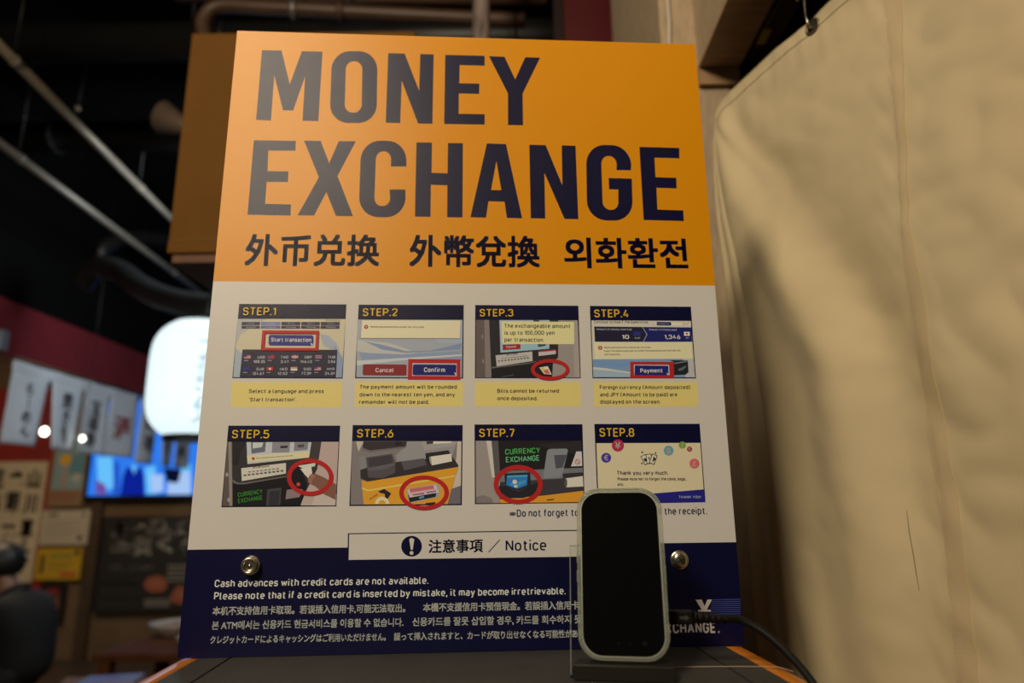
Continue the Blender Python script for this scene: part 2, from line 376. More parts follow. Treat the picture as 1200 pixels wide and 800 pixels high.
def bil(q, u, v):
    (ax, ay), (bx, by), (cx, cy), (dx, dy) = q     # TL TR BR BL
    return ((ax*(1-u)+bx*u)*(1-v) + (dx*(1-u)+cx*u)*v, (ay*(1-u)+by*u)*(1-v) + (dy*(1-u)+cy*u)*v)
def corner(q, which, rx, ry, n=10, rev=False):
    cu, cv, a0 = {'tr': (1-rx, ry, 0), 'tl': (rx, ry, 90), 'bl': (rx, 1-ry, 180), 'br': (1-rx, 1-ry, 270)}[which]
    pts = [bil(q, cu + rx*math.cos(math.radians(a0 + 90*k/n)), cv - ry*math.sin(math.radians(a0 + 90*k/n))) for k in range(n+1)]
    return pts[::-1] if rev else pts
def rq(q, rx, ry): return corner(q, 'tr', rx, ry) + corner(q, 'tl', rx, ry) + corner(q, 'bl', rx, ry) + corner(q, 'br', rx, ry)

P = Print((250, 30, 4), 2)
L = lambda pts, holes=(): P.poly(pts, NAVY, holes, up=0)
L([(228,115),(320,117),(358,275),(415,120),(512,122),(492,448),(418,446),(430,238),(374,398),(326,397),(286,232),(270,445),(200,442)])      # M
L(rq([(556,119),(770,121),(765,458),(545,455)], .40, .26), [rq([(622,167),(699,168),(695,408),(615,407)], .46, .16)])                        # O
L([(820,129),(897,131),(965,306),(970,133),(1033,135),(1027,460),(960,459),(883,258),(876,457),(808,455)])                                  # N
L([(1087,137),(1272,141.5),(1272,188),(1155,185),(1153,270),(1247,272),(1246,320),(1151,318),(1150,413),(1272,415),(1272,464),(1082,461)])   # E
L([(1292,143),(1365,146),(1415,252),(1462,148),(1532,150),(1450,318),(1452,467),(1381,466),(1381,318)])                                     # Y
L([(190,537),(387,540),(385,587),(258,585),(254,682),(352,683),(350,733),(250,732),(243,835),(364,838),(362,890),(160,886)])                # E
L([(425,539),(503,540),(543,645),(588,541),(668,542),(582,705),(655,893),(575,892),(530,780),(472,890),(395,889),(495,710)])                # X
co = [(693,538),(907,541),(899,900),(681,896)]; ci = [(763,589),(834,590),(828,846),(754,844)]
L([(905,660)] + corner(co,'tr',.42,.26) + corner(co,'tl',.42,.26) + corner(co,'bl',.42,.26) + corner(co,'br',.42,.26) + [(900,768),(826,768)]
  + corner(ci,'br',.46,.15,rev=True) + corner(ci,'bl',.46,.15,rev=True) + corner(ci,'tl',.46,.15,rev=True) + corner(ci,'tr',.46,.15,rev=True) + [(832,660)])  # C
L([(952,547),(1025,548),(1023,690),(1098,692),(1100,550),(1170,551),(1168,899),(1096,898),(1097,748),(1020,746),(1018,896),(945,895)])      # H
L([(1282,552),(1372,555),(1448,903),(1376,901),(1365,825),(1290,823),(1278,900),(1205,898)], [[(1327,635),(1350,771),(1302,770)]])          # A
L([(1481,558),(1558,560),(1636,748),(1633,561),(1698,563),(1711,907),(1646,906),(1552,690),(1556,904),(1488,903)])                          # N
go = [(1747,557),(1956,562),(1968,916),(1752,911)]; gi = [(1818,611),(1889,612),(1900,864),(1826,862)]
L([(1957,678)] + corner(go,'tr',.42,.26) + corner(go,'tl',.42,.26) + corner(go,'bl',.42,.26) + corner(go,'br',.42,.26) + [(1962,717),(1853,714),(1855,767),(1898,768)]
  + corner(gi,'br',.46,.15,rev=True) + corner(gi,'bl',.46,.15,rev=True) + corner(gi,'tl',.46,.15,rev=True) + corner(gi,'tr',.46,.15,rev=True) + [(1890,677)])  # G
L([(1997,568),(2184,573),(2185,622),(2068,619),(2073,710),(2170,713),(2172,763),(2077,760),(2082,862),(2203,866),(2206,916),(2017,911)])    # E
P.build('heading_lettering', sign)
P = Print((0, 0, 1), 2)
for t_, a_, b_, h_, w_ in (('外币兑换', (285.8, 310.8), (444.5, 311.2), 35, .03), ('外幣兌換', (479.3, 311.6), (633, 312.6), 35, .03), ('외화환전', (661.5, 313.2), (807, 314.3), 34, .03)):
    P = Print((0, 0, 1), 2); P.text(t_, a_, b_, h_, NAVY, w_, True); P.build('subheading_lettering', sign)

def step(crop, fr, head, body=None):
    """one printed step picture: dark frame, header bar, picture area"""
    P = Print(crop, 1)
    P.poly(fr, NAVY)
    if body: P.poly(*body)
    return P
A = (275, 350, 8.0); c5 = (260, 340, 5.333)
def caption(crop, q, lines):
    P = Print(crop, 1); P.poly(q, YELLOW); o = P.build('caption', sign)
    T = Print(crop, P.l)
    for t, p0, p1 in lines: T.text(t, p0, p1, 25, DARKTXT, .035, up=0 if T.l > P.l else 1)
    T.build('caption_lettering', o)
def ring(crop, cx, cy, ro, ri, pic):
    R_ = Print(crop, P.l + 1); R_.ell(cx, cy, *ro, RED, inner=ri, n=56); tag(R_.build('marker_ring', pic), 'red ring')
def redframe(crop, o_, i_, pic):
    R_ = Print(crop, P.l + 1); R_.frame(o_, i_, RED); tag(R_.build('marker_frame', pic), 'red frame')
I = ink

# --- step 1
P = step(A, [(42,48),(1048,52),(1012,748),(-22,744)], 0, ([(30,188),(1040,190),(1004,738),(-14,734)], I((184,162,122))))
P.poly([(30,188),(300,189),(60,330),(10,430)], I((160,148,130))).poly([(10,460),(120,560),(60,735),(-14,734)], I((150,148,140)))
P.poly([(800,330),(880,345),(960,420),(1010,560),(1004,738),(940,737),(960,500),(830,440)], I((150,145,138))).poly([(930,430),(1018,560),(1004,738),(960,737)], I((128,130,136)))
for i, (x0, x1) in enumerate(((65,240),(248,432),(440,620),(628,805),(812,992))):
    k = i * -1.5
    P.poly([(x0+k+2,217),(x1+k,217),(x1+k-2,247),(x0+k,247)], I((104,104,132)) if i == 1 else I((54,48,60)))
    P.poly([(x0+k,252),(x1+k-2,252),(x1+k-4,280),(x0+k-2,280)], I((88,88,112)) if i == 1 else I((54,48,60)))
    t1, t2 = (('日本語','English'),('English','English'),('한국어','Korean'),('繁體中文','Taiwanese'),('简体中文','Chinese'))[i]
    P.text(t1, (x0+55,242), (x1-55,242), 18, I((150,140,130)), .02, i != 1); P.text(t2, (x0+45,273), (x1-45,273), 14, I((150,140,130)), .02)
P.text('2019/12/01 10:25:30', (845,205), (990,206), 9, I((90,80,75)), .02)
P.poly(rq([(320,338),(740,342),(738,440),(318,437)], .05, .2), I((50,44,92)))
P.text('Start transaction', (342,402), (718,404), 38, I((196,186,178)), .02)
P.poly([(712,412),(735,425),(722,442)], I((215,210,200)))
P.poly([(75,475),(962,478),(948,736),(48,733)], I((44,38,46)))
cols = [(90,285),(310,503),(535,725),(757,945)]
vals = [[('USD','108.35'),('TWD','3.41'),('GBP','146.43'),('THB','3.56')], [('EUR','124.67'),('HKD','12.52'),('SGD','77.39'),('MYR','24.01')]]
flags = [[(150,60,60),(160,45,40),(140,70,80),(170,140,130)], [(38,40,90),(165,40,38),(175,120,95),(150,70,65)]]
for r in range(2):
    for c in range(4):
        x0, x1 = cols[c]; sh = -8 * r; y = 528 + 112 * r; x0 += sh; x1 += sh
        P.rect(x0, y, x0+62, y+34, I(flags[r][c]))
        if (r, c) in ((0,0),(1,3)): P.rect(x0, y, x0+28, y+16, I((50,50,90))).rect(x0+28, y+9, x0+62, y+14, I((190,170,155))).rect(x0, y+22, x0+62, y+27, I((190,170,155)))
        if (r, c) == (0,1): P.rect(x0, y, x0+30, y+17, I((60,55,95)))
        if (r, c) == (0,2): P.rect(x0, y+13, x0+62, y+21, I((195,175,165))).rect(x0+26, y, x0+36, y+34, I((195,175,165))).rect(x0+29, y, x0+33, y+34, I((150,40,40)))
        if (r, c) == (0,3): P.rect(x0, y, x0+62, y+6, I((150,45,45))).rect(x0, y+12, x0+62, y+22, I((50,48,90))).rect(x0, y+28, x0+62, y+34, I((150,45,45)))
        if (r, c) == (1,1): P.ell(x0+31, y+17, 10, 10, I((200,180,165)), n=12)
        if (r, c) == (1,2): P.rect(x0, y+17, x0+62, y+34, I((200,185,165)))
        a, v = vals[r][c]
        P.text(a, (x1-70, y+33), (x1, y+33), 26, I((168,156,148)), .02); P.text(v, (x1-18*len(v), y+74), (x1, y+74), 26, I((178,166,156)), .02)
        P.rect(x0, y+48, x0+38, y+55, I((140,128,122)))
P.text('STEP.1', (78,157), (388,157), 75, STEPY, .012)
pic = P.build('step_picture', sign)
redframe(A, [(262,297),(793,300),(782,488),(246,485)], [(290,325),(765,328),(757,462),(280,460)], pic)
caption(c5, [(65,573),(750,573),(745,732),(55,730)], [('Select a language and press', (168,643), (637,643)), ("'Start transaction'.", (168,695), (466,695))])
# --- step 2
B = (410, 340, 5.333)
P = step(B, [(55,90),(712,92),(708,552),(32,550)], 0, ([(48,183),(704,185),(700,545),(40,543)], I((148,142,132))))
P.poly([(48,310),(250,330),(420,390),(300,420),(45,380)], I((172,158,136))).poly([(90,318),(200,370),(350,392),(690,370),(700,330),(500,378),(350,380),(200,340)], I((120,124,132)))
P.poly([(60,390),(330,400),(690,380),(700,440),(360,430),(80,455)], I((128,130,136))).poly([(44,440),(300,425),(700,400),(700,410),(300,440),(44,470)], I((178,170,156)))
P.poly([(380,186),(704,187),(703,330),(560,330)], I((150,148,146)))
P.poly([(73,190),(694,191),(690,305),(66,302)], I((112,100,86))).poly([(75,188),(692,189),(688,300),(68,298)], I((204,180,134)))
P.ell(102, 229, 13, 13, I((150,45,45)), n=18); P.text('!', (99,235), (105,235), 12, I((220,200,180)), .02)
P.text('Received banknotes cannot be returned.', (130,234), (466,236), 12, I((70,60,55)), .03)
P.poly(rq([(82,462),(355,464),(354,533),(80,531)], .04, .14), I((124,38,36))); P.text('Cancel', (160,512), (272,513), 27, I((196,170,160)), .02)
P.poly([(392,455),(670,457),(668,538),(388,535)], I((170,158,140)))
P.poly(rq([(395,463),(666,465),(664,533),(391,531)], .04, .14), I((30,30,78))); P.text('Confirm', (463,511), (595,512), 29, I((200,190,182)), .02)
P.poly([(652,512),(668,522),(658,528)], I((220,215,205)))
P.text('STEP.2', (80,161), (297,161), 48, STEPY, .012)
pic = P.build('step_picture', sign)
redframe(B, [(365,430),(690,432),(690,560),(362,558)], [(392,455),(668,457),(668,537),(388,534)], pic)
caption(B, [(35,573),(708,573),(705,727),(28,725)], [('The payment amount will be rounded', (62,616), (668,616)), ('down to the nearest ten yen, and any', (60,664), (657,664)), ('remainder will not be paid.', (57,710), (496,710))])
# --- step 3
Cc = (550, 350, 8.0)
P = step(Cc, [(55,58),(1022,65),(1045,745),(52,745)], 0, ([(62,197),(1015,201),(1038,738),(60,738)], I((42,36,32))))
P.poly([(62,197),(185,198),(208,738),(60,738)], I((92,76,64))).poly([(140,198),(185,198),(208,738),(150,738)], I((122,104,88)))
for y in (355, 585): P.ell(122 - y*.0 + (y-355)*.03, y, 7, 22, I((130,112,96)), n=14)
P.poly([(835,201),(1015,202),(1038,738),(775,738),(785,592),(832,550)], I((140,122,104))).poly([(965,202),(1015,202),(1038,738),(985,738)], I((152,132,112)))
P.poly([(282,200),(752,200),(750,468),(292,505)], I((160,158,152))).poly([(290,420),(750,420),(750,468),(292,505)], I((140,158,166)))
P.rect(600, 201, 655, 213, I((50,45,50))).rect(755, 201, 835, 214, I((50,45,50)))
P.poly([(312,430),(478,424),(480,470),(314,482)], I((140,36,34))); P.text('Cancel', (348,462), (440,458), 22, I((200,170,160)), .02)
P.poly([(640,424),(720,424),(715,440),(645,452)], I((60,62,58)))
P.poly(rq([(300,212),(982,216),(984,426),(310,424)], .02, .07), I((218,188,116)))
for t, p0, p1 in (('The exchangeable amount',(330,273),(945,276)),('is up to 100,000 yen',(330,338),(800,339)),('per transaction.',(330,403),(702,405))): P.text(t, p0, p1, 40, DARKTXT, .022)
P.poly([(246,530),(590,494),(593,584),(257,634)], I((172,155,134)))
P.text('使用できる紙幣', (345,535), (452,522), 14, I((80,70,64)), .02, True)
for i in range(10): P.rect(268+i*30, 578-i*3.3, 287+i*30, 590-i*3.3, I((96,84,78)))
for i in range(9): P.rect(300+i*28, 556-i*3, 322+i*28, 561-i*3, I((120,106,96)))
P.poly([(648,490),(810,474),(811,518),(650,537)], I((178,158,142))).poly([(648,490),(810,474),(810,486),(648,502)], I((150,50,48)))
P.poly([(208,640),(560,600),(625,585),(625,592),(560,610),(208,654)], I((96,86,74)))
P.poly([(208,656),(560,612),(620,600),(640,738),(208,738)], I((32,28,26)))
P.text('EXCHANGE', (310,738), (415,722), 14, I((78,92,76)), .02)
P.poly([(630,630),(780,600),(775,720),(650,715)], I((30,28,26)))
P.poly([(655,645),(735,632),(772,712),(700,705)], I((205,180,140))).poly([(690,672),(735,660),(758,705),(712,702)], I((186,92,72))).poly([(670,650),(700,645),(708,665),(682,672)], I((205,160,70)))
P.text('STEP.3', (97,167), (413,167), 70, STEPY, .012)
pic = P.build('step_picture', sign)
ring(Cc, 758, 665, (180,100), (146,66), pic)
D5 = (550, 340, 5.333)
caption(D5, [(35,572),(695,572),(697,727),(35,726)], [('Bills cannot be returned', (175,641), (560,641)), ('once deposited.', (175,687), (427,688))])
# --- step 4
Dd = (690, 350, 8.0)
P = step(Dd, [(10,66),(957,74),(1005,746),(35,745)], 0, ([(24,202),(956,208),(996,736),(42,735)], I((188,170,138))))
P.text('Continue to insert the banknotes.', (48,229), (562,232), 27, DARKTXT, .01)
P.poly([(10,120),(957,128),(962,206),(14,200)], NAVY)
P.poly([(636,216),(765,218),(777,235),(765,251),(638,249)], I((28,28,62))); P.text('Exchange rate', (645,240), (755,241), 13, I((140,132,136)), .02)
P.poly([(775,222),(953,224),(955,251),(772,249)], I((208,190,146))); P.text('134.67', (882,241), (940,242), 15, I((60,52,50)), .02)
P.poly([(50,260),(500,264),(545,334),(510,403),(57,402)], I((34,29,40))).poly([(500,264),(962,268),(968,402),(510,403),(545,334)], I((30,30,74)))
P.poly([(498,264),(506,264),(550,334),(515,403),(507,403),(541,334)], I((128,122,136)))
P.text('Amount of money inserted', (70,294), (400,296), 19, I((160,148,142)), .02); P.text('10', (312,377), (378,377), 40, I((206,194,182)), .02)
P.rect(418, 308, 486, 348, I((44,42,96))); P.text('EUR', (432,375), (482,375), 14, I((150,140,140)), .03)
P.text('Amount of money paid', (563,297), (822,299), 19, I((160,148,142)), .02); P.text('1,346', (711,377), (858,377), 40, I((206,194,182)), .02)
P.rect(892, 310, 946, 347, I((206,184,164))).ell(919, 328, 10, 10, I((170,40,40)), n=16); P.text('JPY', (905,376), (940,376), 14, I((150,140,140)), .03)
P.poly([(50,410),(966,410),(974,562),(60,567)], I((206,182,130)))
P.ell(107, 460, 20, 20, I((170,52,48)), n=20); P.text('!', (102,470), (112,470), 20, I((220,200,180)), .03)
for t, p0, p1 in (('Received banknotes cannot be returned.',(145,465),(583,463)),('Insert the banknotes one at a time.The banknotes will be inserted',(145,498),(858,492)),('continuously.',(147,530),(298,528))): P.text(t, p0, p1, 17, I((62,54,50)), .02)
P.poly([(38,568),(975,562),(996,736),(42,735)], I((116,130,138))).poly([(40,640),(400,690),(600,700),(600,735),(42,735)], I((146,150,146)))
P.poly([(38,640),(160,652),(400,690),(400,700),(160,672),(40,660)], I((184,176,156))).poly([(40,580),(300,600),(560,575),(560,600),(300,640),(40,625)], I((104,128,146)))
P.poly([(880,563),(975,562),(996,736),(905,736)], I((170,158,138)))
P.poly([(755,575),(928,578),(934,690),(905,712),(800,716),(795,592)], I((30,32,30))).poly([(800,600),(922,582),(924,590),(802,612)], I((110,108,98))).poly([(835,660),(870,645),(910,625),(912,640),(875,672),(840,675)], I((88,88,82)))
P.poly([(420,617),(752,619),(755,716),(425,716)], I((180,168,148))).poly([(430,624),(745,628),(746,716),(428,716)], I((30,30,86)))
P.text('Payment', (483,694), (690,692), 40, I((206,196,186)), .02); P.poly([(728,694),(748,706),(736,716)], I((220,215,205)))
P.text('STEP.4', (52,175), (370,175), 74, STEPY, .012)
pic = P.build('step_picture', sign)
redframe(Dd, [(388,590),(795,592),(800,742),(388,742)], [(420,617),(752,619),(756,717),(424,717)], pic)
d4 = (685, 340, 5.333)
caption(d4, [(58,573),(707,573),(710,727),(58,725)], [('Foreign currency (Amount deposited)', (95,618), (660,618)), ('and JPY (Amount to be paid) are', (97,664), (580,664)), ('displayed on the screen.', (97,709), (477,709))])
# --- step 5
Ee = (255, 490, 7.273)
P = step(Ee, [(92,62),(1045,62),(1012,750),(32,758)], 0, ([(80,200),(1032,200),(1004,742),(40,748)], I((50,43,38))))
P.poly([(80,200),(125,200),(128,746),(40,748)], I((86,72,60))).poly([(92,200),(118,200),(126,746),(100,747)], I((132,114,94)))
P.poly([(126,200),(240,200),(195,300),(175,400),(128,400)], I((38,33,30)))
for p in ((80,480),(95,695)): P.ell(*p, 12, 18, I((150,132,112)), n=12)
P.poly([(885,200),(1032,200),(1004,742),(705,742),(752,625),(850,430)], I((172,142,120))).poly([(870,560),(1012,650),(1004,742),(800,742)], I((182,156,132)))
P.poly([(800,200),(885,200),(850,430),(790,400),(780,335)], I((62,52,46)))
P.poly([(247,203),(800,203),(780,335),(255,390)], I((176,168,152)))
P.poly([(285,203),(412,203),(405,285),(290,302)], I((98,92,90))).poly([(300,206),(390,206),(378,245),(300,258)], I((182,176,166)))
P.poly([(468,204),(618,204),(612,290),(462,292)], I((126,118,110))).poly([(535,235),(600,232),(595,252),(535,255)], I((44,40,40)))
P.poly([(655,204),(775,204),(765,268),(650,278)], I((120,112,104))).poly([(680,225),(740,222),(735,245),(690,250)], I((70,64,60)))
P.poly([(250,318),(785,282),(780,335),(255,372)], I((200,178,128))).ell(305, 343, 13, 13, I((160,50,48)), n=16)
P.text('Received banknotes cannot be returned.', (330,346), (645,322), 12, I((80,70,60)), .02)
P.poly([(202,425),(583,380),(583,470),(207,535)], I((190,172,142)))
P.text('使用できる紙幣 Usable banknotes', (300,428), (440,412), 14, I((80,70,64)), .02)
for i in range(10): P.rect(222+i*35, 478-i*4.2, 246+i*35, 492-i*4.2, I((92,80,74)))
for i in range(8): P.rect(262+i*34, 452-i*4, 285+i*34, 460-i*4, I((120,106,96)))
P.poly([(128,520),(170,548),(230,548),(590,490),(590,500),(232,562),(165,562),(128,545)], I((98,86,74)))
P.poly([(132,560),(232,564),(600,500),(720,500),(745,610),(705,742),(130,746)], I((27,23,22)))
GREEN = I((52,120,34))
P.text('CURRENCY', (175,672), (385,640), 38, GREEN, .01); P.text('EXCHANGE', (177,724), (383,692), 38, GREEN, .01)
P.poly([(425,605),(545,590),(535,742),(415,744)], I((64,58,54))).poly([(445,622),(530,612),(522,742),(436,744)], I((46,42,40)))
P.poly([(590,610),(735,590),(700,670),(580,690)], I((128,104,94)))
P.poly([(605,430),(700,400),(760,560),(745,610),(640,590)], I((24,22,22)))
P.poly([(680,405),(840,378),(830,408),(740,430)], I((190,180,170))).poly([(705,430),(800,415),(808,470),(778,515),(745,480)], I((206,190,178)))
P.poly([(780,490),(832,470),(900,500),(1008,560),(1004,690),(900,640),(830,575),(772,545)], I((120,76,56))).poly([(770,512),(800,470),(840,485),(812,520),(800,560),(775,548)], I((142,92,70)))
P.ell(690, 562, 16, 16, I((190,60,64)), n=16)
P.text('STEP.5', (122,171), (440,171), 72, STEPY, .012)
pic = P.build('step_picture', sign)
ring(Ee, 790, 502, (198,158), (160,122), pic)
# --- step 6
Ff = (405, 490, 6.957)
P = step(Ff, [(58,55),(955,55),(948,708),(30,715)], 0, ([(52,186),(944,186),(938,697),(40,704)], I((120,104,92))))
P.poly([(85,188),(148,188),(105,272)], I((178,158,132))).poly([(910,188),(944,188),(940,556),(868,575),(905,300)], I((184,162,132)))
P.poly([(500,188),(908,188),(868,310),(420,352),(410,300),(480,240)], I((138,126,112)))
P.poly([(145,188),(500,188),(492,228),(200,262),(140,240)], I((54,44,40))).poly([(140,240),(200,262),(492,228),(490,242),(200,276),(136,256)], I((104,92,84)))
P.poly([(400,188),(460,188),(455,215),(405,222)], I((36,32,32)))
P.poly([(620,188),(908,188),(890,222),(640,262)], I((150,134,118))).poly([(660,188),(715,188),(712,205),(662,212)], I((54,48,48))).poly([(715,188),(868,188),(860,200),(715,208)], I((206,186,156)))
P.poly([(120,410),(450,352),(870,312),(922,385),(910,402),(180,515),(122,490)], I((50,43,39)))
P.poly([(105,310),(165,310),(180,400),(122,420)], I((122,112,102)))
P.poly([(165,320),(380,288),(406,360),(404,445),(300,488),(185,482)], I((78,68,62))).poly([(188,325),(370,300),(385,368),(190,398)], I((62,53,50))).poly([(180,408),(400,362),(402,380),(300,420),(185,425)], I((92,82,74)))
P.poly([(455,352),(640,325),(662,380),(480,425)], I((82,72,68))).poly([(455,352),(480,425),(478,440),(445,375)], I((58,50,48)))
P.poly([(650,285),(838,260),(870,312),(692,338)], I((44,37,34))).poly([(650,285),(692,338),(690,380),(655,330)], I((36,31,29)))
P.poly([(690,312),(862,288),(868,350),(702,384)], I((206,186,150))).poly([(680,318),(695,312),(705,384),(688,360)], I((150,134,110)))
P.poly([(130,505),(180,516),(920,396),(892,480),(835,698),(148,702)], I((208,134,36)))
P.poly([(132,562),(185,582),(895,464),(893,474),(185,594),(132,574)], I((228,176,84)))
P.poly([(862,575),(940,548),(938,697),(832,698)], I((104,90,84)))
P.poly([(262,597),(315,575),(372,612),(345,655),(310,672),(322,640),(318,615),(290,610)], I((36,30,30)))
P.poly([(298 + 58*math.cos(PI*k/16), 697 - 58*math.sin(PI*k/16)) for k in range(17)] + [(298 - 30*math.cos(PI*k/16), 697 - 30*math.sin(PI*k/16)) for k in range(17)], I((216,188,132)))
P.text('WORLD CURRENCY', (198,668), (270,622), 15, I((60,44,34)), .02)
P.poly([(495,590),(520,570),(745,535),(775,560),(760,640),(520,690)], I((150,140,128)))
P.poly([(508,625),(740,610),(735,640),(522,684)], I((30,34,34))).poly([(600,640),(640,632),(640,648),(600,656)], I((96,128,140)))
P.poly([(505,580),(735,540),(762,602),(522,646)], I((196,164,150))).poly([(520,577),(715,545),(722,575),(530,605)], I((178,92,84))).poly([(545,620),(640,605),(645,618),(550,630)], I((130,84,90)))
P.poly([(520,606),(735,572),(745,585),(524,622)], I((196,150,136))).poly([(655,600),(735,588),(740,598),(660,612)], I((120,96,110)))
P.poly([(650,690),(730,682),(735,702),(655,708)], I((46,36,32)))
P.text('STEP.6', (93,157), (390,157), 68, STEPY, .012)
pic = P.build('step_picture', sign)
ring(Ff, 640, 607, (203,142), (166,108), pic)
# --- step 7
Gg = (550, 490, 6.957)
P = step(Gg, [(42,50),(922,48),(940,690),(45,700)], 0, ([(52,183),(914,182),(931,682),(54,691)], I((56,48,45))))
P.poly([(52,183),(240,183),(250,470),(245,690),(54,691)], I((142,124,106))).poly([(180,183),(240,183),(250,470),(205,520)], I((84,74,66))).poly([(138,183),(180,183),(208,482),(185,482)], I((186,168,142)))
P.poly([(54,640),(110,625),(180,650),(200,691),(54,691)], I((118,102,90)))
P.poly([(235,183),(914,183),(922,410),(600,432),(250,432)], I((34,28,26))).poly([(560,210),(914,185),(916,300),(640,240)], I((44,38,35)))
P.poly([(250,430),(925,402),(928,480),(560,502),(250,520)], I((108,100,92)))
P.poly(rq([(636,250),(808,246),(752,480),(600,490)], .14, .10), I((124,118,110))).poly([(690,300),(795,296),(760,400),(705,410)], I((74,70,68)))
GRN = I((74,150,66))
P.text('CURRENCY', (293,297), (578,282), 46, GRN, .02); P.text('EXCHANGE', (299,360), (570,345), 46, I((96,160,100)), .02)
P.poly([(240,560),(560,500),(780,490),(925,505),(931,575),(600,630),(250,680)], I((58,50,47)))
P.poly([(760,450),(925,440),(926,470),(790,492),(765,500)], I((50,44,42))).poly([(780,490),(925,470),(929,555),(790,562)], I((200,180,148))).ell(786, 526, 12, 36, I((84,72,60)), n=18)
P.poly([(872,270),(916,270),(920,388),(828,392)], I((192,172,156))).ell(882, 354, 22, 22, I((160,60,54)), inner=(17,17), n=22).poly([(868,340),(872,336),(897,368),(893,372)], I((160,60,54)))
P.poly([(245,660),(600,630),(930,590),(931,682),(250,690)], I((204,130,34))).poly([(632,662),(690,655),(688,665),(632,671)], I((60,44,34)))
P.poly([(286,450),(495,440),(500,545),(400,585),(292,552)], I((36,36,40))).poly([(308,466),(475,460),(470,545),(390,574),(300,545)], I((46,104,168))).poly([(308,466),(475,460),(474,476),(308,482)], I((70,140,180)))
P.poly([(330,530),(390,520),(460,500),(462,525),(390,560),(335,545)], I((66,130,186))).ell(370, 517, 18, 18, I((205,215,220)), n=20).rect(365, 545, 392, 563, I((190,205,215)))
P.poly([(240,550),(300,556),(400,600),(500,545),(560,520),(540,610),(440,650),(330,650),(250,600)], I((38,33,32)))
P.text('STEP.7', (80,153), (370,153), 68, STEPY, .012)
pic = P.build('step_picture', sign)
ring(Gg, 398, 540, (200,160), (162,122), pic)
# --- step 8
Hh = (690, 490, 7.273)
P = step(Hh, [(47,48),(945,46),(995,715),(75,732)], 0, ([(64,212),(950,209),(986,706),(84,722)], I((200,174,126))))
P.poly([(80,660),(575,638),(980,605),(992,712),(84,725)], I((34,30,96)))
for t, cx, cy, r, c in (('¥',248,232,52,(158,42,60)),('€',148,336,42,(66,46,118)),('$',680,275,42,(96,134,134)),('ƒ',797,228,30,(112,136,48)),('€',858,262,22,(138,44,44)),('£',900,385,42,(198,82,76))):
    P.ell(cx, cy, r, r, I(c), n=32); P.text(t, (cx-.42*r, cy+.5*r), (cx+.42*r, cy+.5*r), r, I((228,212,190)), .02)
for cx, cy, a in ((480,352,-.45),(512,345,-.1),(548,348,.35)):
    q = [(cx + x*math.cos(a) - y*math.sin(a), cy + x*math.sin(a) + y*math.cos(a)) for x, y in ((-24,-42),(24,-42),(24,42),(-24,42))]
    q2 = [(cx + x*math.cos(a) - y*math.sin(a), cy + x*math.sin(a) + y*math.cos(a)) for x, y in ((-18,-36),(18,-36),(18,36),(-18,36))]
    P.poly(q, I((40,36,44))).poly(q2, I((206,182,138)))
    P.poly([(q2[0][0]*.7+q2[1][0]*.3, q2[0][1]+12), (q2[1][0]-6, q2[1][1]+30), (q2[2][0]*.6+q2[3][0]*.4, q2[2][1]-14)], I((40,36,44)))
P.ell(482, 354, 14, 14, I((40,36,44)), n=18)
for p in ((455,288),(568,295),(452,383)): P.ell(*p, 7, 7, I((40,36,44)), n=10)
P.text('Thank you very much.', (242,481), (675,480), 34, DARKTXT, .015); P.text('Please note not to forget the coins, bags,', (245,528), (828,527), 25, DARKTXT, .015); P.text('etc.', (246,574), (298,574), 25, DARKTXT, .015)
P.text('THANK YOU!', (768,682), (955,681), 23, I((150,140,160)), .03)
P.text('STEP.8', (92,157), (388,157), 74, STEPY, .012)
P.build('step_picture', sign)

P = Print((0, 0, 1), 1)
P.text('※', (596.6, 605.6), (604.9, 605.5), 7.6, ink((30,30,52)), .012, True).text('Do not forget to take your change and the receipt.', (605.6, 605.5), (828.8, 602.4), 8.6, ink((30,30,52)), .03)
P.build('reminder_lettering', sign)
# notice box
P = Print((0, 0, 1), 2)
P.poly([(407.8,624.6),(771,619.2),(772,651),(407,656.4)], NAVY).poly([(409.2,625.8),(770,620.5),(771,650.6),(408.6,655.8)], ink((0.74,0.74,0.74), True))
nb = P.build('notice_box', sign)
T = Print((440, 600, 4.444), P.l)
T.ell(188, 177, 54, 54, NAVY).poly([(176,140),(188,133),(202,140),(194,195),(184,195)], WHITE).ell(188, 212, 10, 10, WHITE, n=18)
T.text('注意事項', (276,212), (560,207), 66, NAVY, .025, True).poly([(586,208),(645,143),(651,143),(592,208)], NAVY).text('Notice', (678,202), (890,199), 58, NAVY, .012)
T.build('notice_lettering', nb)
# footer lettering
P = Print((0, 0, 1), 3); FT = ink((196,184,168))
TT = lambda t, p0, p1, cap, bold, cjk=False: P.text(t, p0, p1, cap, FT, bold, cjk, up=0)
TT('Cash advances with credit cards are not available.', (251.3,687.8), (501.9,683.9), 8.7, .02)
TT('Please note that if a credit card is inserted by mistake, it may become irretrievable.', (250.6,702.4), (662.8,696.1), 8.7, .02)
TT('本机不支持信用卡取现。若误插入信用卡,可能无法取出。', (248.8,720.6), (474.9,717.0), 9.6, .022, True)
TT('本機不支援信用卡預借現金。若誤插入信用卡,可能無法取出。', (495.6,716.4), (738,712.6), 9.6, .022, True)
TT('본 ATM에서는 신용카드 현금서비스를 이용할 수 없습니다.', (247.9,737.6), (472.6,733.6), 9.8, .022, True)
TT('신용카드를 잘못 삽입할 경우, 카드를 회수하지 못할 수도 있습니다.', (483.2,733.4), (751,728.8), 9.8, .022, True)
TT('クレジットカードによるキャッシングはご利用いただけません。', (246.1,754.2), (452,750.4), 9.0, .02, True)
TT('誤って挿入されますと、カードが取り出せなくなる可能性があります。', (461.5,750.3), (703,746.2), 9.0, .02, True)
P.build('footer_lettering', sign)
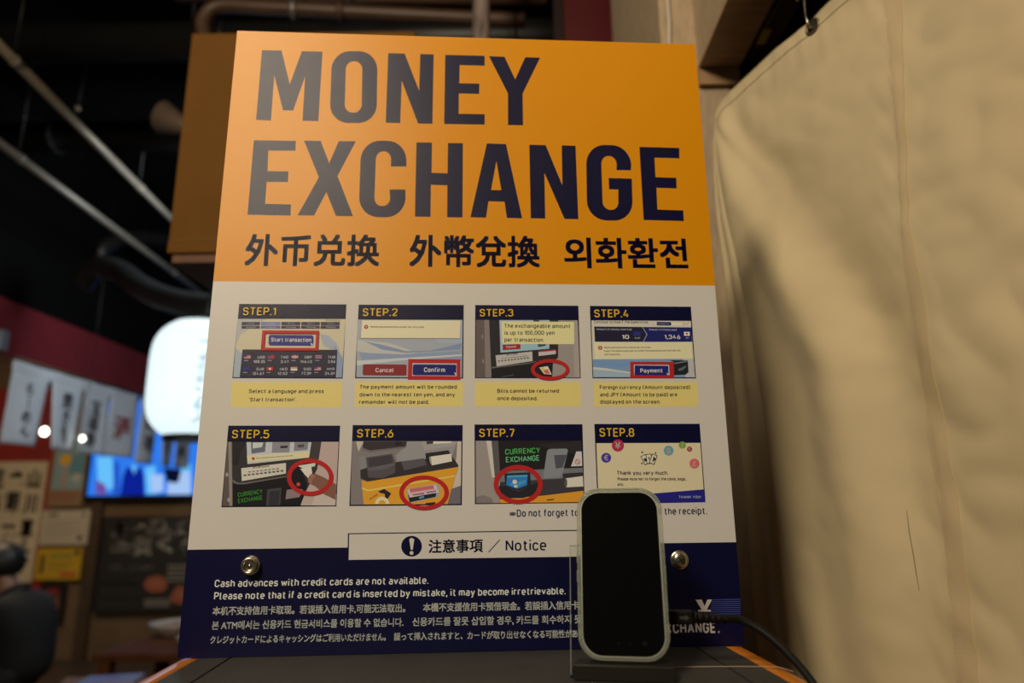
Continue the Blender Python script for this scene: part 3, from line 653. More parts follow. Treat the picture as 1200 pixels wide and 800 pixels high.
# corner logotype
P = Print((770, 690, 6.316), 3); LG = ink((205,190,168))
P.poly([(283,78),(330,78),(352,125),(372,78),(405,78),(378,132),(368,152),(398,152),(398,166),(305,168),(303,154),(330,152)], LG)
for i in range(10):
    y = 78 + i * 14.8; P.poly([(404 - i*3, y), (618, y - 6 + i*.6), (618, y - 1 + i*.6), (404 - i*3, y + 5)], ink((66,66,112)), up=0)
P.text('EXCHANGE', (12,331), (430,325), 82, LG, .05); P.ell(457, 317, 9, 9, ink((110,108,132)), n=16)
P.build('logotype', sign)
# bolts
m_bolt = mat('nickel', (0.60, 0.55, 0.44), 0.28, 1.0, noise=0.15, nscale=120)
m_recess_shade = mat('recess_shade', (0.03, 0.028, 0.02), 0.5)  # near-black colour stands in for shade inside the bolt recesses and eyelet
def bolt(px, py, cross):
    x, z = S(px, py); M = Matrix.Translation((x, 0, z)) @ Matrix.Rotation(PI/2, 4, 'X')
    b = MB()
    if cross:
        b.lathe([(.0095, 0), (.0095, .0010), (.0088, .0016), (.0080, .0018), (.0076, .0030), (.0062, .0044), (.0040, .0053), (.0001, .0056)], m_bolt, M)
    else:
        b.lathe([(.0092, 0), (.0092, .0022), (.0086, .0030), (.0080, .0032), (.0080, .0078), (.0074, .0090), (.0058, .0090), (.0050, .0074), (.0050, .0050), (.0036, .0047), (.0001, .0060)], m_bolt, M)
    o = b.build('bolt', sign)
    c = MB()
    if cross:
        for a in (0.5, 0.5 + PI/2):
            c.box((-.0038, -.0007, .0046), (.0038, .0007, .0065), m_recess_shade, M @ Matrix.Rotation(a, 4, 'Z'))  # raised dark cross imitates the shaded screw recess
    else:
        c.lathe([(.0026, .0049), (.0026, .0058), (.0001, .0056)], m_recess_shade, M, 6)
    c.build('recess_shade_patch', o)
bolt(294.5, 662.0, False); bolt(796.0, 655.8, True)

# =================================================================== PHONE, STAND, CABLE, THREAD
PB = Vector((0.08934, 0.60355, EYE - 0.12647)); PL_, PY_ = 0.214603, -0.174789; PWd, PLn = .0755, .14298
Mp = Matrix.Translation(PB) @ Matrix.Rotation(PY_, 4, 'Z') @ Matrix.Rotation(-PL_, 4, 'X')      # local x width, z length, -y towards the viewer
ph = tag(empty('smartphone'), 'black-screened phone in a pale clear case propped before the sign', 'phone'); ph.matrix_world = Mp
def slab(w_, h_, r, y0, y1, m, cz, n=8, hole=None, edge=0.0):
    b = MB(); o = rrect(w_, h_, r, n)
    N = len(o)
    if hole is None:
        i = rrect(w_ - 2*edge, h_ - 2*edge, max(r - edge, .001), n) if edge else o
        rings = [[(x, y1, z + cz) for x, z in o], [(x, y0 + edge, z + cz) for x, z in o]] + ([[(x, y0, z + cz) for x, z in i]] if edge else [])
        vs = [p for q in rings for p in q]
        fs = [(a*N + k, a*N + (k+1) % N, (a+1)*N + (k+1) % N, (a+1)*N + k) for a in range(len(rings)-1) for k in range(N)]
        fs += [tuple(range(N))[::-1], tuple((len(rings)-1)*N + k for k in range(N))]
        b.add(vs, fs, m)
    else:
        hw, hh, hr = hole; i = rrect(hw, hh, hr, n)
        rings = [[(x, y0 + .001, z + cz) for x, z in o], [(x*.992, y0, z*.992 + cz) for x, z in o], [(x, y0, z + cz) for x, z in i], [(x, y1, z + cz) for x, z in i], [(x*.992, y1, z*.992 + cz) for x, z in o], [(x, y1 - .001, z + cz) for x, z in o]]
        vs = [p for q in rings for p in q]
        fs = [(a*N + k, a*N + (k+1) % N, ((a+1) % 6)*N + (k+1) % N, ((a+1) % 6)*N + k) for a in range(6) for k in range(N)]
        b.add(vs, fs, m, False)
    return b
m_case = mat('clear_case_rubber', (0.72, 0.78, 0.66), 0.16, coat=.3)
bsdf = m_case.node_tree.nodes['Principled BSDF']; bsdf.inputs['Transmission Weight'].default_value = 0.8; bsdf.inputs['IOR'].default_value = 1.38
m_steel = mat('phone_frame_metal', (0.40, 0.43, 0.38), 0.35, 0.6)
m_glass = mat('black_phone_glass', (0.002, 0.002, 0.002), 0.10, spec=0.35)
cz = PLn / 2
slab(PWd, PLn, .0198, 0, .0108, m_case, cz, hole=(PWd - .0062, PLn - .0062, .0170)).build('case', ph)
slab(PWd - .0064, PLn - .0064, .0168, .0010, .0100, m_steel, cz).build('frame', ph)
slab(PWd - .0082, PLn - .0082, .0160, .0004, .0014, m_glass, cz, edge=.0004).build('screen', ph)
b = MB()
for x in (-.012, -.003): b.lathe([(.0010, 0), (.0001, .0002)], mat('lens_black', (.003, .003, .0035), .6, spec=.08), Matrix.Translation((x + .008, .0004, .0135)) @ Matrix.Rotation(PI/2, 4, 'X'), 14)  # near-black camera lenses
b.lathe([(.0022, 0), (.0016, .0002), (.0001, .0002)], mat('lens_black', (0, 0, 0)), Matrix.Translation((.0175, .0004, .0135)) @ Matrix.Rotation(PI/2, 4, 'X'), 18)
b.build('front_camera', ph)
b = MB(); m_btn = mat('case_button', (0.30, 0.31, 0.26), .35)
for sx, z, l_ in ((-1, .062, .010), (-1, .078, .010), (1, .060, .016)):
    b = MB(); b.box((sx*PWd/2 - .0006, .003, z), (sx*PWd/2 + .0006, .007, z + l_), m_btn); b.build('side_button', ph, bevel=.0003)

# clear acrylic stand: foot lip, back plate behind the phone, base
m_acr = mat('clear_acrylic', (0.90, 0.92, 0.88), 0.04, spec=.5)
bsdf = m_acr.node_tree.nodes['Principled BSDF']; bsdf.inputs['Transmission Weight'].default_value = 1.0; bsdf.inputs['IOR'].default_value = 1.2
m_lip = mat('smoky_acrylic', (0.016, 0.016, 0.012), 0.3, spec=.25)
st = tag(empty('phone_stand'), 'clear acrylic stand with a dark foot lip holding the phone', 'stand')
st.matrix_world = Matrix.Translation((PB.x, PB.y, ZT)) @ Matrix.Rotation(PY_, 4, 'Z')
sk = math.tan(PL_)
Ml = Matrix.Translation((0, 0, PB.z - ZT)) @ Matrix.Rotation(-PL_, 4, 'X')
b = MB(); b.box((-.0450, .0116, -.012), (.0330, .0140, .094), m_acr, Ml); b.build('back_plate', st, bevel=.0005)
m_edge = mat('acrylic_edge_light', (0.30, 0.31, 0.28), .35)  # whitish strips imitate light caught along the clear plate's edges
b = MB(); b.box((-.0453, .0114, -.012), (-.0448, .0142, .0942), m_edge, Ml); b.box((-.0453, .0114, .0938), (.0330, .0142, .0943), m_edge, Ml); b.build('edge_highlight', st)
b = MB(); b.box((-.0450, -.002, .0003), (.0330, .058, .0028), m_acr); b.build('base_plate', st, bevel=.0005)
b = MB(); b.box((-.0410, -.0085, .0004), (.0395, -.0045, .0125), m_lip); b.box((-.0405, -.0045, .0030), (.0395, .0135, .0125), m_lip); b.build('foot_lip', st, bevel=.0008)

# usb cable with its plug beside the phone
m_cab = mat('black_cable_rubber', (0.006, 0.006, 0.0055), 0.55, spec=.2)
yc = .632
c0 = at_y(779, 723, yc); c1 = at_y(812, 722.6, yc); c2 = at_y(849, 725.6, yc + .003)
usb = tag(empty('charging_cable', c0), 'black charging cable curving from behind the phone over the machine edge', 'cable')
b = MB(); d = (c1 - c0); Mc = Matrix.Translation(c0)
b.box((-.014, -.004, -.0058), (d.x, .004, .0058), m_cab, Mc)
plug = b.build('plug', None, bevel=.0018); plug.parent = usb; plug.matrix_parent_inverse = Matrix.Translation(-c0)
b = MB(); b.add([(.012, -.0042, -.0012), (.017, -.0042, -.0012), (.017, -.0042, -.0026), (.0205, -.0042, 0), (.017, -.0042, .0026), (.017, -.0042, .0012), (.012, -.0042, .0012)], [(0,1,2,3,4,5,6)], mat('plug_mark', (.05,.05,.048), .6))
b.build('plug_arrow', plug, loc=c0)
plug.data.update()
b = MB(); path = [Vector((0,0,0))*0 + (c1 + (c2 - c1) * (k/20)) - c0 for k in range(21)]
rs = [(.0054 - .0016*k/20) * (1.0 if (k // 2) % 2 == 0 else .78) for k in range(21)]
b.tube(path, rs, m_cab, 16); b.build('strain_relief', usb)
pts = [(849,725.6,.635),(865,725.4,.637),(881,732,.634),(896.7,742,.628),(912.5,755,.619),(928.3,771,.608),(944,789,.596),(960,812,.584),(985,855,.570),(1005,910,.565),(1020,980,.56)]
W = [at_y(*p) - c0 for p in pts]
def cr(ps, n=8):
    o = []
    for i in range(len(ps) - 1):
        a, b_, c, d_ = ps[max(i-1, 0)], ps[i], ps[i+1], ps[min(i+2, len(ps)-1)]
        for k in range(n):
            t = k / n; o.append(.5*((2*b_) + (c-a)*t + (2*a - 5*b_ + 4*c - d_)*t*t + (3*b_ - a - 3*c + d_)*t*t*t))
    return o + [ps[-1]]
b = MB(); b.tube(cr(W), .0034, m_cab, 14); b.build('cord', usb)

m_thr = mat('pale_thread', (0.40, 0.31, 0.20), .6)
b = MB(); tp = [at_z(782, 781.5, ZT + .0010), at_z(850, 780.8, ZT + .0010), at_z(905, 781.2, ZT + .0010), at_z(918, 783.0, ZT + .0012), at_z(930, 787, ZT + .0008)]
b.tube(cr(tp), .00045, m_thr, 6); o = b.build('thread'); tag(o, 'thin pale thread lying across the dark machine top beside the phone stand', 'thread')

# =================================================================== CURTAIN
CP = at_y(838, 133, 1.10); dv = ray(272, 593); cdir = Vector((dv.x, dv.y, 0)).normalized()       # runs away from the viewer
cdir = -cdir; cn = Vector((-cdir.y, cdir.x, 0)); cn = cn if cn.dot(CAM - CP) > 0 else -cn          # towards the room
def ctz(x, y): p = at_plane(x, y, CP, cn) - CP; return p.dot(cdir), p.z + CP.z
def interp(tab, z):
    if z >= tab[0][1]: return tab[0][0]
    for (a, za), (b_, zb_) in zip(tab, tab[1:]):
        if z >= zb_: k = (za - z) / (za - zb_); return a + (b_ - a) * k
    (a, za), (b_, zb_) = tab[-2:]
    return b_ + (b_ - a) * (zb_ - z) / (za - zb_) * .5
ridge = [ctz(*p) for p in ((838,133),(848,190),(862,260),(880,360),(897,460),(912,560),(934,680),(956,798))]
top = [ctz(*p) for p in ((837.7,133),(846.5,115.5),(867.5,94.5),(902.5,63),(934,38),(948,27),(969,6),(1000,-22),(1060,-68),(1130,-120),(1230,-190),(1400,-300))]
crest = [ctz(*p) for p in ((850,150),(870,200),(910,270),(950,350),(985,430),(1000,520),(1020,640),(1040,790))]
crease = [ctz(*p) for p in ((842,148),(856,170),(874,197),(896,232),(919,272),(942,312),(966,355),(1000,425),(1030,500))]
vall = [ctz(*p) for p in ((862,160),(905,220),(960,300),(1015,385),(1050,470),(1070,560),(1085,660),(1100,790))]
seamL = [ctz(*p) for p in ((1036,0),(1050,150),(1057,280),(1066,390),(1081,500),(1096,590),(1107,690),(1120,798))]
seamR = [ctz(*p) for p in ((1056.5,0),(1060,105),(1066,260),(1082.5,344),(1092,430),(1110,540),(1124,621),(1137,730),(1147,796))]
tnear = ctz(1330, 400)[0]; zlow = .25
def topz(t):
    for (a, za), (b_, zb_) in zip(top, top[1:]):
        if t <= b_: return za + (zb_ - za) * max(0, (t - a)) / (b_ - a)
    return top[-1][1]
from mathutils import noise as _N
def drop_top(t, z): return topz(t) - z
def ga(x, s): return math.exp(-(x / s) ** 2)
def disp(t, z):
    drop = max(0.0, CP.z - z)
    f = min(1, drop / .12)
    tr = interp(ridge, z)
    d = .010 * ga(t - tr - .012, .030) * f                                            # rolled edge
    k = min(1, max(0, (CP.z + .005 - z) / .20))
    cr_, va_ = interp(crest, z), interp(vall, z); wid = .010 + .045 * k
    fade = max(0, 1 - max(0, (drop - .45)) / .5)
    d += .034 * k * (.26 + .70*fade) * ga(t - cr_, wid) - .022 * k * fade * ga(t - va_, wid * 1.1)
    d -= .015 * k * max(0, 1 - drop / .50) * ga(t - interp(crease, z), .0065 + .020 * k * k)
    sl = interp(seamL, z)
    pk_ = _N.noise(Vector((t * 22, 3, z * 30 + t * 45)))
    d += .0013 * pk_ * (ga(t - sl + .014, .016) + .7*ga(t - sl - .030, .018))   # puckers along the tape
    d += .0016 * _N.noise(Vector((t * 60, 9, z * 6))) * ga(drop_top(t, z) - .03, .045)
    d += .0040 * _N.noise(Vector((t * 5, 1.3, z * 3.2))) + .0022 * _N.noise(Vector((t * 14, 5, z * 9 + t * 6)))
    r2 = _N.noise(Vector((t * 13 + z * 5, 7, z * 15))); d += (.0065 if t > sl else .0030) * abs(r2)
    r3 = _N.noise(Vector((t * 30 - z * 12, 2, z * 30))); d += .0012 * r3
    return d
m_cur = mat('beige_canvas', (0.65, 0.54, 0.33), 0.75, bump=0.12, bscale=1500, noise=0.05, nscale=7)
m_cur.node_tree.nodes['Principled BSDF'].inputs['Sheen Weight'].default_value = 0.1
cur = tag(empty('canvas_curtain', (CP.x, CP.y, 0)), 'beige canvas curtain with a taped seam hanging from a metal ring', 'curtain')
C0 = Vector((CP.x, CP.y, 0))
def cpt(t, z, off=0.0):
    p = CP + cdir * t + cn * (disp(t, z) + off); p.z = z; return p - C0
NR, NC = 190, 150
rows = []
for i in range(NR):
    v = i / (NR - 1); row = []
    for j in range(-26, NC):
        if j >= 0:
            u = (j / (NC - 1)) ** 1.25
            z0 = topz(u * tnear); z = z0 + (zlow - z0) * v ** 1.15
            tr = max(0, interp(ridge, z)); t = tr + (tnear - tr) * u
            z0 = topz(t); z = z0 + (zlow - z0) * v ** 1.15
            row.append(cpt(t, z))
        else:
            # return fold behind the rolled edge, running back towards the wall
            z0 = topz(0); z = z0 + (zlow - z0) * v ** 1.15
            tr = max(0, interp(ridge, z)); a = -j / 26
            base = cpt(tr, z)
            depth = min(1, max(0, (CP.z - z) / .40))
            room = tr + .030 * min(1, max(0, CP.z - z) / .45)
            q = base + Vector((-.10 * cdir.x * 0, 0, 0)) - cdir * (room * a * .96) - cn * (depth * (.014 * min(1, a * 7) + .012 * a) + .0045 * depth * math.sin(a * 10))
            q.z = z; row.append(q)
    row = row[0:26][::1] + row[26:]
    rows.append(row)
b = MB(); b.grid(rows, m_cur); b.build('cloth', cur, thick=.0008)
# hem stitching, seam tape and its thread
m_tape = mat('canvas_tape', (0.66, 0.53, 0.32), 0.8, bump=0.4, bscale=600, stretch=(1, 1, 6)); m_st = mat('stitch_thread', (0.24, 0.165, 0.08), .8); m_st2 = mat('pale_stitch_thread', (0.62, 0.50, 0.27), .7)
rowsT = []
for i in range(150):
    z = seamL[0][1] + .12 + (.25 - seamL[0][1] - .12) * i / 149
    a, c = interp(seamL, z), interp(seamR, z)
    if z > seamL[0][1]: a += (seamL[0][0]-seamL[1][0])/(seamL[0][1]-seamL[1][1])*(z-seamL[0][1])*.4; c += (seamR[0][0]-seamR[1][0])/(seamR[0][1]-seamR[1][1])*(z-seamR[0][1])*.4
    zz = min(z, topz(a) - .002)
    rowsT.append([cpt(a + (c - a) * k / 4, zz, .0007 + (.0004 if 0 < k < 4 else 0)) for k in range(5)])
b = MB(); b.grid(rowsT, m_tape); b.build('seam_tape', cur)
b = MB(); b.tube([r[4] + cn * .0006 for r in rowsT], .0006, m_st2, 6); b.build('seam_stitching', cur)
hem = []
for k in range(160):
    t = .004 + (tnear * .98) * k / 159
    hem.append(cpt(t, topz(t) - .0215 - .012 * min(1, t / .1) * 0, .0007))
b = MB(); b.tube(hem, .0006, m_st, 6); b.build('hem_stitching', cur)
b = MB(); b.tube([cpt(.001 + tnear*.98*k/159, topz(.001 + tnear*.98*k/159) - .001, 0) for k in range(160)], .0012, m_cur, 8); b.build('top_hem', cur)
b = MB(); sp_ = [ctz(*p) for p in ((1060,598),(1064,625),(1069,650),(1073,672),(1076.5,692))]
m_scr = mat('scratch_dark', (0.16, 0.11, 0.06), .8); n_ = len(sp_)
b.grid([[cpt(t_ + o_ * (.0004 if 0 < k_ < n_-1 else .0002), z_, .0011) for o_ in (-1, 1)] for k_, (t_, z_) in enumerate(sp_)], m_scr); b.build('scratch_mark', cur)
# eyelet
m_brass = mat('eyelet_metal', (0.16, 0.13, 0.09), 0.4, .8)
te, ze = ctz(953, 32); ec = CP + cdir * te + cn * (disp(te, ze) + .0012); ec.z = ze
Me = Matrix.Translation(ec - C0) @ cn.to_track_quat('Z', 'Y').to_matrix().to_4x4()
b = MB(); b.lathe([(.0135, -.001), (.0130, .0006), (.0115, .0012), (.0098, .0006), (.0092, -.001)], m_brass, Me)
b.lathe([(.0098, .0002), (.0001, .0002)], m_recess_shade, Me); b.build('eyelet', cur)  # dark disc stands in for the shaded hole
# hook and rail
hk = tag(empty('curtain_hook', ec), 'bent steel wire hook through the curtain eyelet', 'hook')
m_wire = mat('steel_wire', (0.45, 0.42, 0.36), 0.3, 1.0)
hp = [Vector((0,0,0)) - cn*.002 + Vector((0,0,-.002)), cn*.006 + Vector((0,0,.000)), cn*.009 + Vector((0,0,.010)), cn*.007 + cdir*(-.003) + Vector((0,0,.026)), cn*.004 + cdir*(-.004) + Vector((0,0,.05)), cn*.001 - cdir*.002 + Vector((0,0,.075)), -cn*.012 + Vector((0,0,.088)), -cn*.024 + Vector((0,0,.076)), -cn*.026 + Vector((0,0,.062))]
b = MB(); b.tube(cr(hp), .0019, m_wire, 12); b.build('wire', hk)
b = MB(); b.tube([ec - cn*.012 + Vector((0,0,.078)) - cdir*.03, ec - cn*.012 + Vector((0,0,.078)) + cdir*.9], .0075, m_wire, 16)
tag(b.build('curtain_rail'), 'thin steel rail carrying the canvas curtain hook', 'rail')

# white cord on the partition
m_cord = mat('white_cord_plastic', (0.62, 0.56, 0.46), .5)
b = MB(); q = [at_y(780, -60, YW - .004), at_y(781, -20, YW - .004), at_y(783, 8, YW - .004), at_y(784.5, 30, YW - .004), at_y(785, 60, YW - .004), at_y(792, 200, YW - .004)]
b.tube(cr(q), .0032, m_cord, 10); tag(b.build('electric_cable'), 'white cord running down the beige wall behind the sign', 'cable')

# =================================================================== CARDBOARD BOX ON ITS SHELF
YBX = 1.50
m_card = mat('cardboard', (0.165, 0.072, 0.009), 0.8, spec=.25, noise=0.08, nscale=6, bump=.15, bscale=300)
tl, bl, trc = at_y(222, 39, YBX), at_y(199, 297, YBX), at_y(486, 38, YBX)
x0, x1, z0, z1 = (tl.x + bl.x) / 2, trc.x, bl.z, tl.z
bx = tag(empty('cardboard_box', ((x0+x1)/2, YBX, z0)), 'brown cardboard box up on a shelf behind the sign', 'box')
wd, hh = x1 - x0, z1 - z0
b = MB(); b.box((-wd/2, 0, .004), (wd/2, .38, hh - .003), m_card); b.build('carton', bx, bevel=.003)
b = MB(); b.box((-wd/2 + .004, -.0035, .030), (wd/2 - .004, .001, .0335), mat('cardboard_crease', (0.20, 0.105, 0.03), .8)); b.box((-wd/2 + .001, -.004, .0005), (wd/2 - .001, .012, .030), m_card); b.build('bottom_flap', bx, bevel=.002)
for yy in (0, .195):
    b = MB(); b.box((-wd/2 - .001, yy + .001, hh - .004), (wd/2 + .001, yy + .184, hh), m_card); b.build('top_flap', bx, bevel=.0015)
m_shelf = mat('reddish_brown_wood', (0.14, 0.055, 0.022), .6, noise=.25, nscale=10, stretch=(6, 1, 1))
sh = tag(empty('shelf_rack', ((x0+x1)/2, YBX, 0)), 'reddish brown wooden rack under the cardboard box', 'shelf')
b = MB(); b.box((-wd/2 + .01, .004, z0 - .022), (wd/2 + .02, .42, z0 - .0005), m_shelf); b.build('board', sh, bevel=.002)
for px_ in (-wd/2 + .13, wd/2 - .03):
    for py_ in (.02, .38):
        b = MB(); b.box((px_, py_, 0), (px_ + .04, py_ + .035, z0 - .022), m_shelf); b.build('post', sh, bevel=.002)

# =================================================================== CEILING SERVICES
m_duct = mat('dark_duct_metal', (0.028, 0.028, 0.029), 0.4, 0.4, noise=.15, nscale=5)
def duct(p, x0_, x1_, r, label):
    t = tag(empty('ceiling_duct', (x0_, p.y, p.z)), label, 'duct', 'ceiling ducts'); b = MB(); b.tube([(0, 0, 0), (x1_ - x0_, 0, 0)], r, m_duct, 32); b.build('pipe', t)
    for k in range(5):
        x = .3 + k * (x1_ - x0_ - .6) / 4
        b = MB(); b.tube([(x, 0, 0), (x + .035, 0, 0)], r + .008, m_duct, 32); b.build('coupling', t)
    for k in (.25, .75):
        b = MB(); b.tube([((x1_-x0_)*k, 0, r), ((x1_-x0_)*k, 0, 3.9 - p.z)], .006, m_duct, 8); b.build('hanger', t)
p = at_z(120, 50, 3.50); duct(p, -2.9, 2.9, .085, 'dark round ceiling duct nearer the viewer, topmost at the left')
p = at_z(120, 160, 3.50); duct(p, -2.9, 2.9, .085, 'dark round ceiling duct farther off, below the upper duct')
m_pipe = mat('pale_grey_pipe', (0.36, 0.31, 0.24), 0.4, .3, noise=.1, nscale=8)
def run(name, a, c, r, z, label, m=m_pipe):
    A_, B_ = at_z(*a, z), at_z(*c, z); d_ = (B_ - A_); A0 = A_ - d_ * .12; B0 = B_ + d_ * .30
    t = tag(empty(name, A0), label, 'pipe', 'ceiling pipes'); b = MB(); b.tube([Vector((0,0,0)), B0 - A0], r, m, 20); b.build('pipe', t)
    for k in (.12, .6):
        q = (B0 - A0) * k; b = MB(); b.tube([q, q + (B0 - A0).normalized() * .03], r + .004, m, 20); b.build('coupling', t)
        b = MB(); b.tube([q + Vector((0, 0, r)), Vector((q.x, q.y, 3.9 - A0.z))], .004, m_duct, 8); b.build('hanger', t)
run('conduit_pipe', (0, 54), (200, 256), .019, 3.22, 'pale ceiling pipe running to the cardboard box edge')
run('conduit_pipe', (0, 168), (245, 350), .020, 3.12, 'dull grey ceiling pipe below the brighter pipe', mat('dull_grey_pipe', (0.20, 0.18, 0.15), 0.45, .4))
q0 = at_y(91, 126, 3.0); b = MB(); b.tube([q0, Vector((q0.x + .02, q0.y, 3.9))], .003, m_duct, 8); b.lathe([(.001, -.02), (.012, -.012), (.014, 0), (.004, .01)], m_pipe, Matrix.Translation(q0), 16)
tag(b.build('hanger_rod'), 'thin hanging rod with a pale tip below the ceiling duct', 'rod')
# flexible duct above the lantern
fl = [(96,332,3.9),(114,313,3.85),(140,318,3.8),(165,336,3.7),(195,350,3.6),(235,358,3.5),(290,360,3.4)]
b = MB(); F_ = cr([at_y(*p) for p in fl], 10); b.tube(F_, [.062 + .006*(k % 2) for k in range(len(F_))], m_duct, 20)
tag(b.build('flexible_duct'), 'dark bent flexible duct above the white lantern', 'duct')
fl = [(112,315,4.75),(120,292,4.75),(140,280,4.75),(165,279,4.75),(195,283,4.7),(230,290,4.6)]
b = MB(); F_ = cr([at_y(*p) for p in fl], 10); b.tube(F_, [.055 + .006*(k % 2) for k in range(len(F_))], m_duct, 20)
tag(b.build('flexible_duct'), 'darker curved flexible duct above the bent one', 'duct')
# small spotlight head peeking past the box
q0 = at_y(205, 143, 2.6); Mx = Matrix.Translation(q0) @ Matrix.Rotation(2.2, 4, 'Y')
t = tag(empty('spotlight', q0), 'small pale cone lamp head half hidden by the cardboard box', 'lamp'); b = MB(); b.lathe([(.001, .10), (.022, .10), (.03, .06), (.07, -.06), (.066, -.06), (.02, .05)], mat('pale_lamp_paint', (.22, .16, .12), .4), Matrix.Rotation(2.0, 4, 'Y'), 24); b.build('lamp_shade', t)
b = MB(); b.tube([(.08, 0, -.02), (.12, 0, .15), (.12, 0, 3.9 - q0.z)], .008, m_duct, 10); b.build('stem', t)

# brown pipework above the box
m_bp = mat('brown_pipe', (0.095, 0.055, 0.035), 0.45, noise=.15, nscale=8)
Yp = 2.1
pw = tag(empty('elbow_pipe', at_y(245, 20, Yp)), 'brown elbow pipe running level above the cardboard box', 'pipe'); o0 = at_y(245, 20, Yp)
pts = [(246,75),(240,45),(238,26),(247,12),(265,7),(300,9),(345,11),(400,14),(480,18),(560,22),(615,24)]
b = MB(); b.tube([q - o0 for q in cr([at_y(x, y, Yp) for x, y in pts])], .026, m_bp, 20); b.build('pipe', pw)
for x in (345, 400):
    q = at_y(x, 12 if x == 345 else 14, Yp) - o0; b = MB(); b.tube([q - Vector((.012, 0, 0)), q + Vector((.012, 0, 0))], .033, m_bp if x == 400 else mat('grey_clamp', (.28,.27,.26), .4, .5), 20); b.build('clamp', pw)
    b = MB(); b.tube([q + Vector((0, 0, .03)), Vector((q.x, q.y, 3.9 - o0.z))], .006, m_duct, 8); b.build('hanger', pw)
o1 = at_y(300, -6, Yp + .1); b = MB(); b.tube([Vector((-.3,0,0)), at_y(640, 2, Yp + .1) - o1], .022, m_bp, 18)
p2 = tag(empty('straight_pipe', o1), 'brown straight pipe along the frame top behind the elbow pipe', 'pipe'); b.build('pipe', p2)
b = MB(); b.tube([at_y(345,-4,Yp+.1)-o1, Vector((at_y(345,-4,Yp+.1).x-o1.x, 0, 3.9-o1.z))], .006, m_duct, 8); b.build('hanger', p2)
# chrome post
Yc = 1.75
m_chr = mat('chrome_reflection_mottle', (0.46, 0.37, 0.34), 0.25, .45, noise=.55, nscale=26, stretch=(2, 2, .5))  # mottled pinkish tones imitate reflections in the chrome
q = at_y(564, 40, Yc); t = tag(empty('chrome_post', (q.x, Yc, 0)), 'shiny chrome post rising behind the middle of the sign', 'post')
b = MB(); b.tube([(0, 0, .02), (0, 0, 3.9)], .026, m_chr, 24); b.build('tube', t); b = MB(); b.lathe([(.001,.0005),(.09,.0005),(.09,.012),(.03,.022),(.026,.03)], m_chr); b.build('base', t)
# dark red hanging banner
Yr = 1.9
x0r, x1r = at_y(656, 20, Yr).x, at_y(771, 20, Yr).x
m_ban = mat('dark_red_board', (0.095, 0.005, 0.008), 0.45, noise=.2, nscale=3)
t = tag(empty('red_panel', ((x0r+x1r)/2, Yr, 0)), 'dark red upright panel behind the sign beside the beige wall', 'panel')
b = MB(); hw = (x1r - x0r)/2; b.box((-hw, 0, .0), (hw, .03, 3.7), m_ban); b.build('panel', t)
b = MB(); b.box((hw - .012, -.006, .0), (hw + .01, .036, 3.7), mat('panel_edge', (.02, .008, .008), .4)); b.box((-hw - .02, -.006, 0), (-hw + .012, .036, 3.7), mat('panel_edge', (.02, .008, .008), .4)); b.build('edge_frame', t, bevel=.002)

# =================================================================== RESTAURANT
# lantern
YL = 3.3
q0 = at_y(236, 445, YL); hL = (at_y(236, 378, YL).z - at_y(236, 511, YL).z) / 2; rL = at_y(236, 445, YL).x - at_y(179.5, 445, YL).x
lan = tag(empty('paper_lantern', q0), 'glowing white paper lantern hanging beside the sign', 'lantern')
m_lan = mat('glowing_paper', (0.8, 0.85, 0.85), .8, emit=(0.76, 0.95, 1.0), estr=1.0)
prof = []
for k in range(49):
    s_ = -1 + 2*k/48; rr = rL * (1 - abs(s_) ** 5.0 * .40) * (1.0 - .006 * (k % 2)); prof.append((rr * (.97 + .03*(1 - s_*s_)), s_ * hL * .985))
b = MB(); b.lathe(prof, m_lan, None, 48); b.lathe([(prof[0][0], prof[0][1]), (.001, prof[0][1] + .0)], m_lan, None, 48); b.lathe([(prof[-1][0], prof[-1][1]), (.001, prof[-1][1])], m_lan, None, 48); b.build('paper_shade', lan)
m_lrim = mat('lantern_rim', (.012, .012, .012), .4)
b = MB(); b.lathe([(rL*.40, -hL*1.05), (rL*.62, -hL*1.05), (rL*.63, -hL*.97), (rL*.40, -hL*.97), (rL*.40, -hL*1.05)], m_lrim, None, 40); b.build('bottom_rim', lan)
b = MB(); b.lathe([(rL*.40, hL*1.04), (rL*.60, hL*1.04), (rL*.60, hL*.97), (rL*.40, hL*.97), (rL*.40, hL*1.04)], m_lrim, None, 40); b.build('top_rim', lan)
b = MB(); b.tube([(0, 0, hL*1.02), (0, 0, 3.9 - q0.z)], .005, m_lrim, 8); b.tube([(-rL*.5, 0, hL*1.02), (rL*.5, 0, hL*1.02)], .004, m_lrim, 8); b.build('hanging_cord', lan)
def wrap_text(chars, ang0, zs, size, m, rad, holder, name):
    b = MB()
    for ch, z in zip(chars, zs):
        vs, fs = glyphs(ch, .02); out = []
        for x, y in vs:
            a = ang0 + (x - .5) * size / rad; r_ = rad + .004
            out.append((r_ * math.sin(a), -r_ * math.cos(a), z + (y - .36) * size))
        b.add(out, fs, m)
    b.build(name, holder)
wrap_text('大衆酒場', .62, (hL*.42, hL*.02, -hL*.35, -hL*.70), .15, mat('grey_lettering', (.30,.36,.40), .7, emit=(.50,.64,.70), estr=.95), rL*1.0, lan, 'lettering')

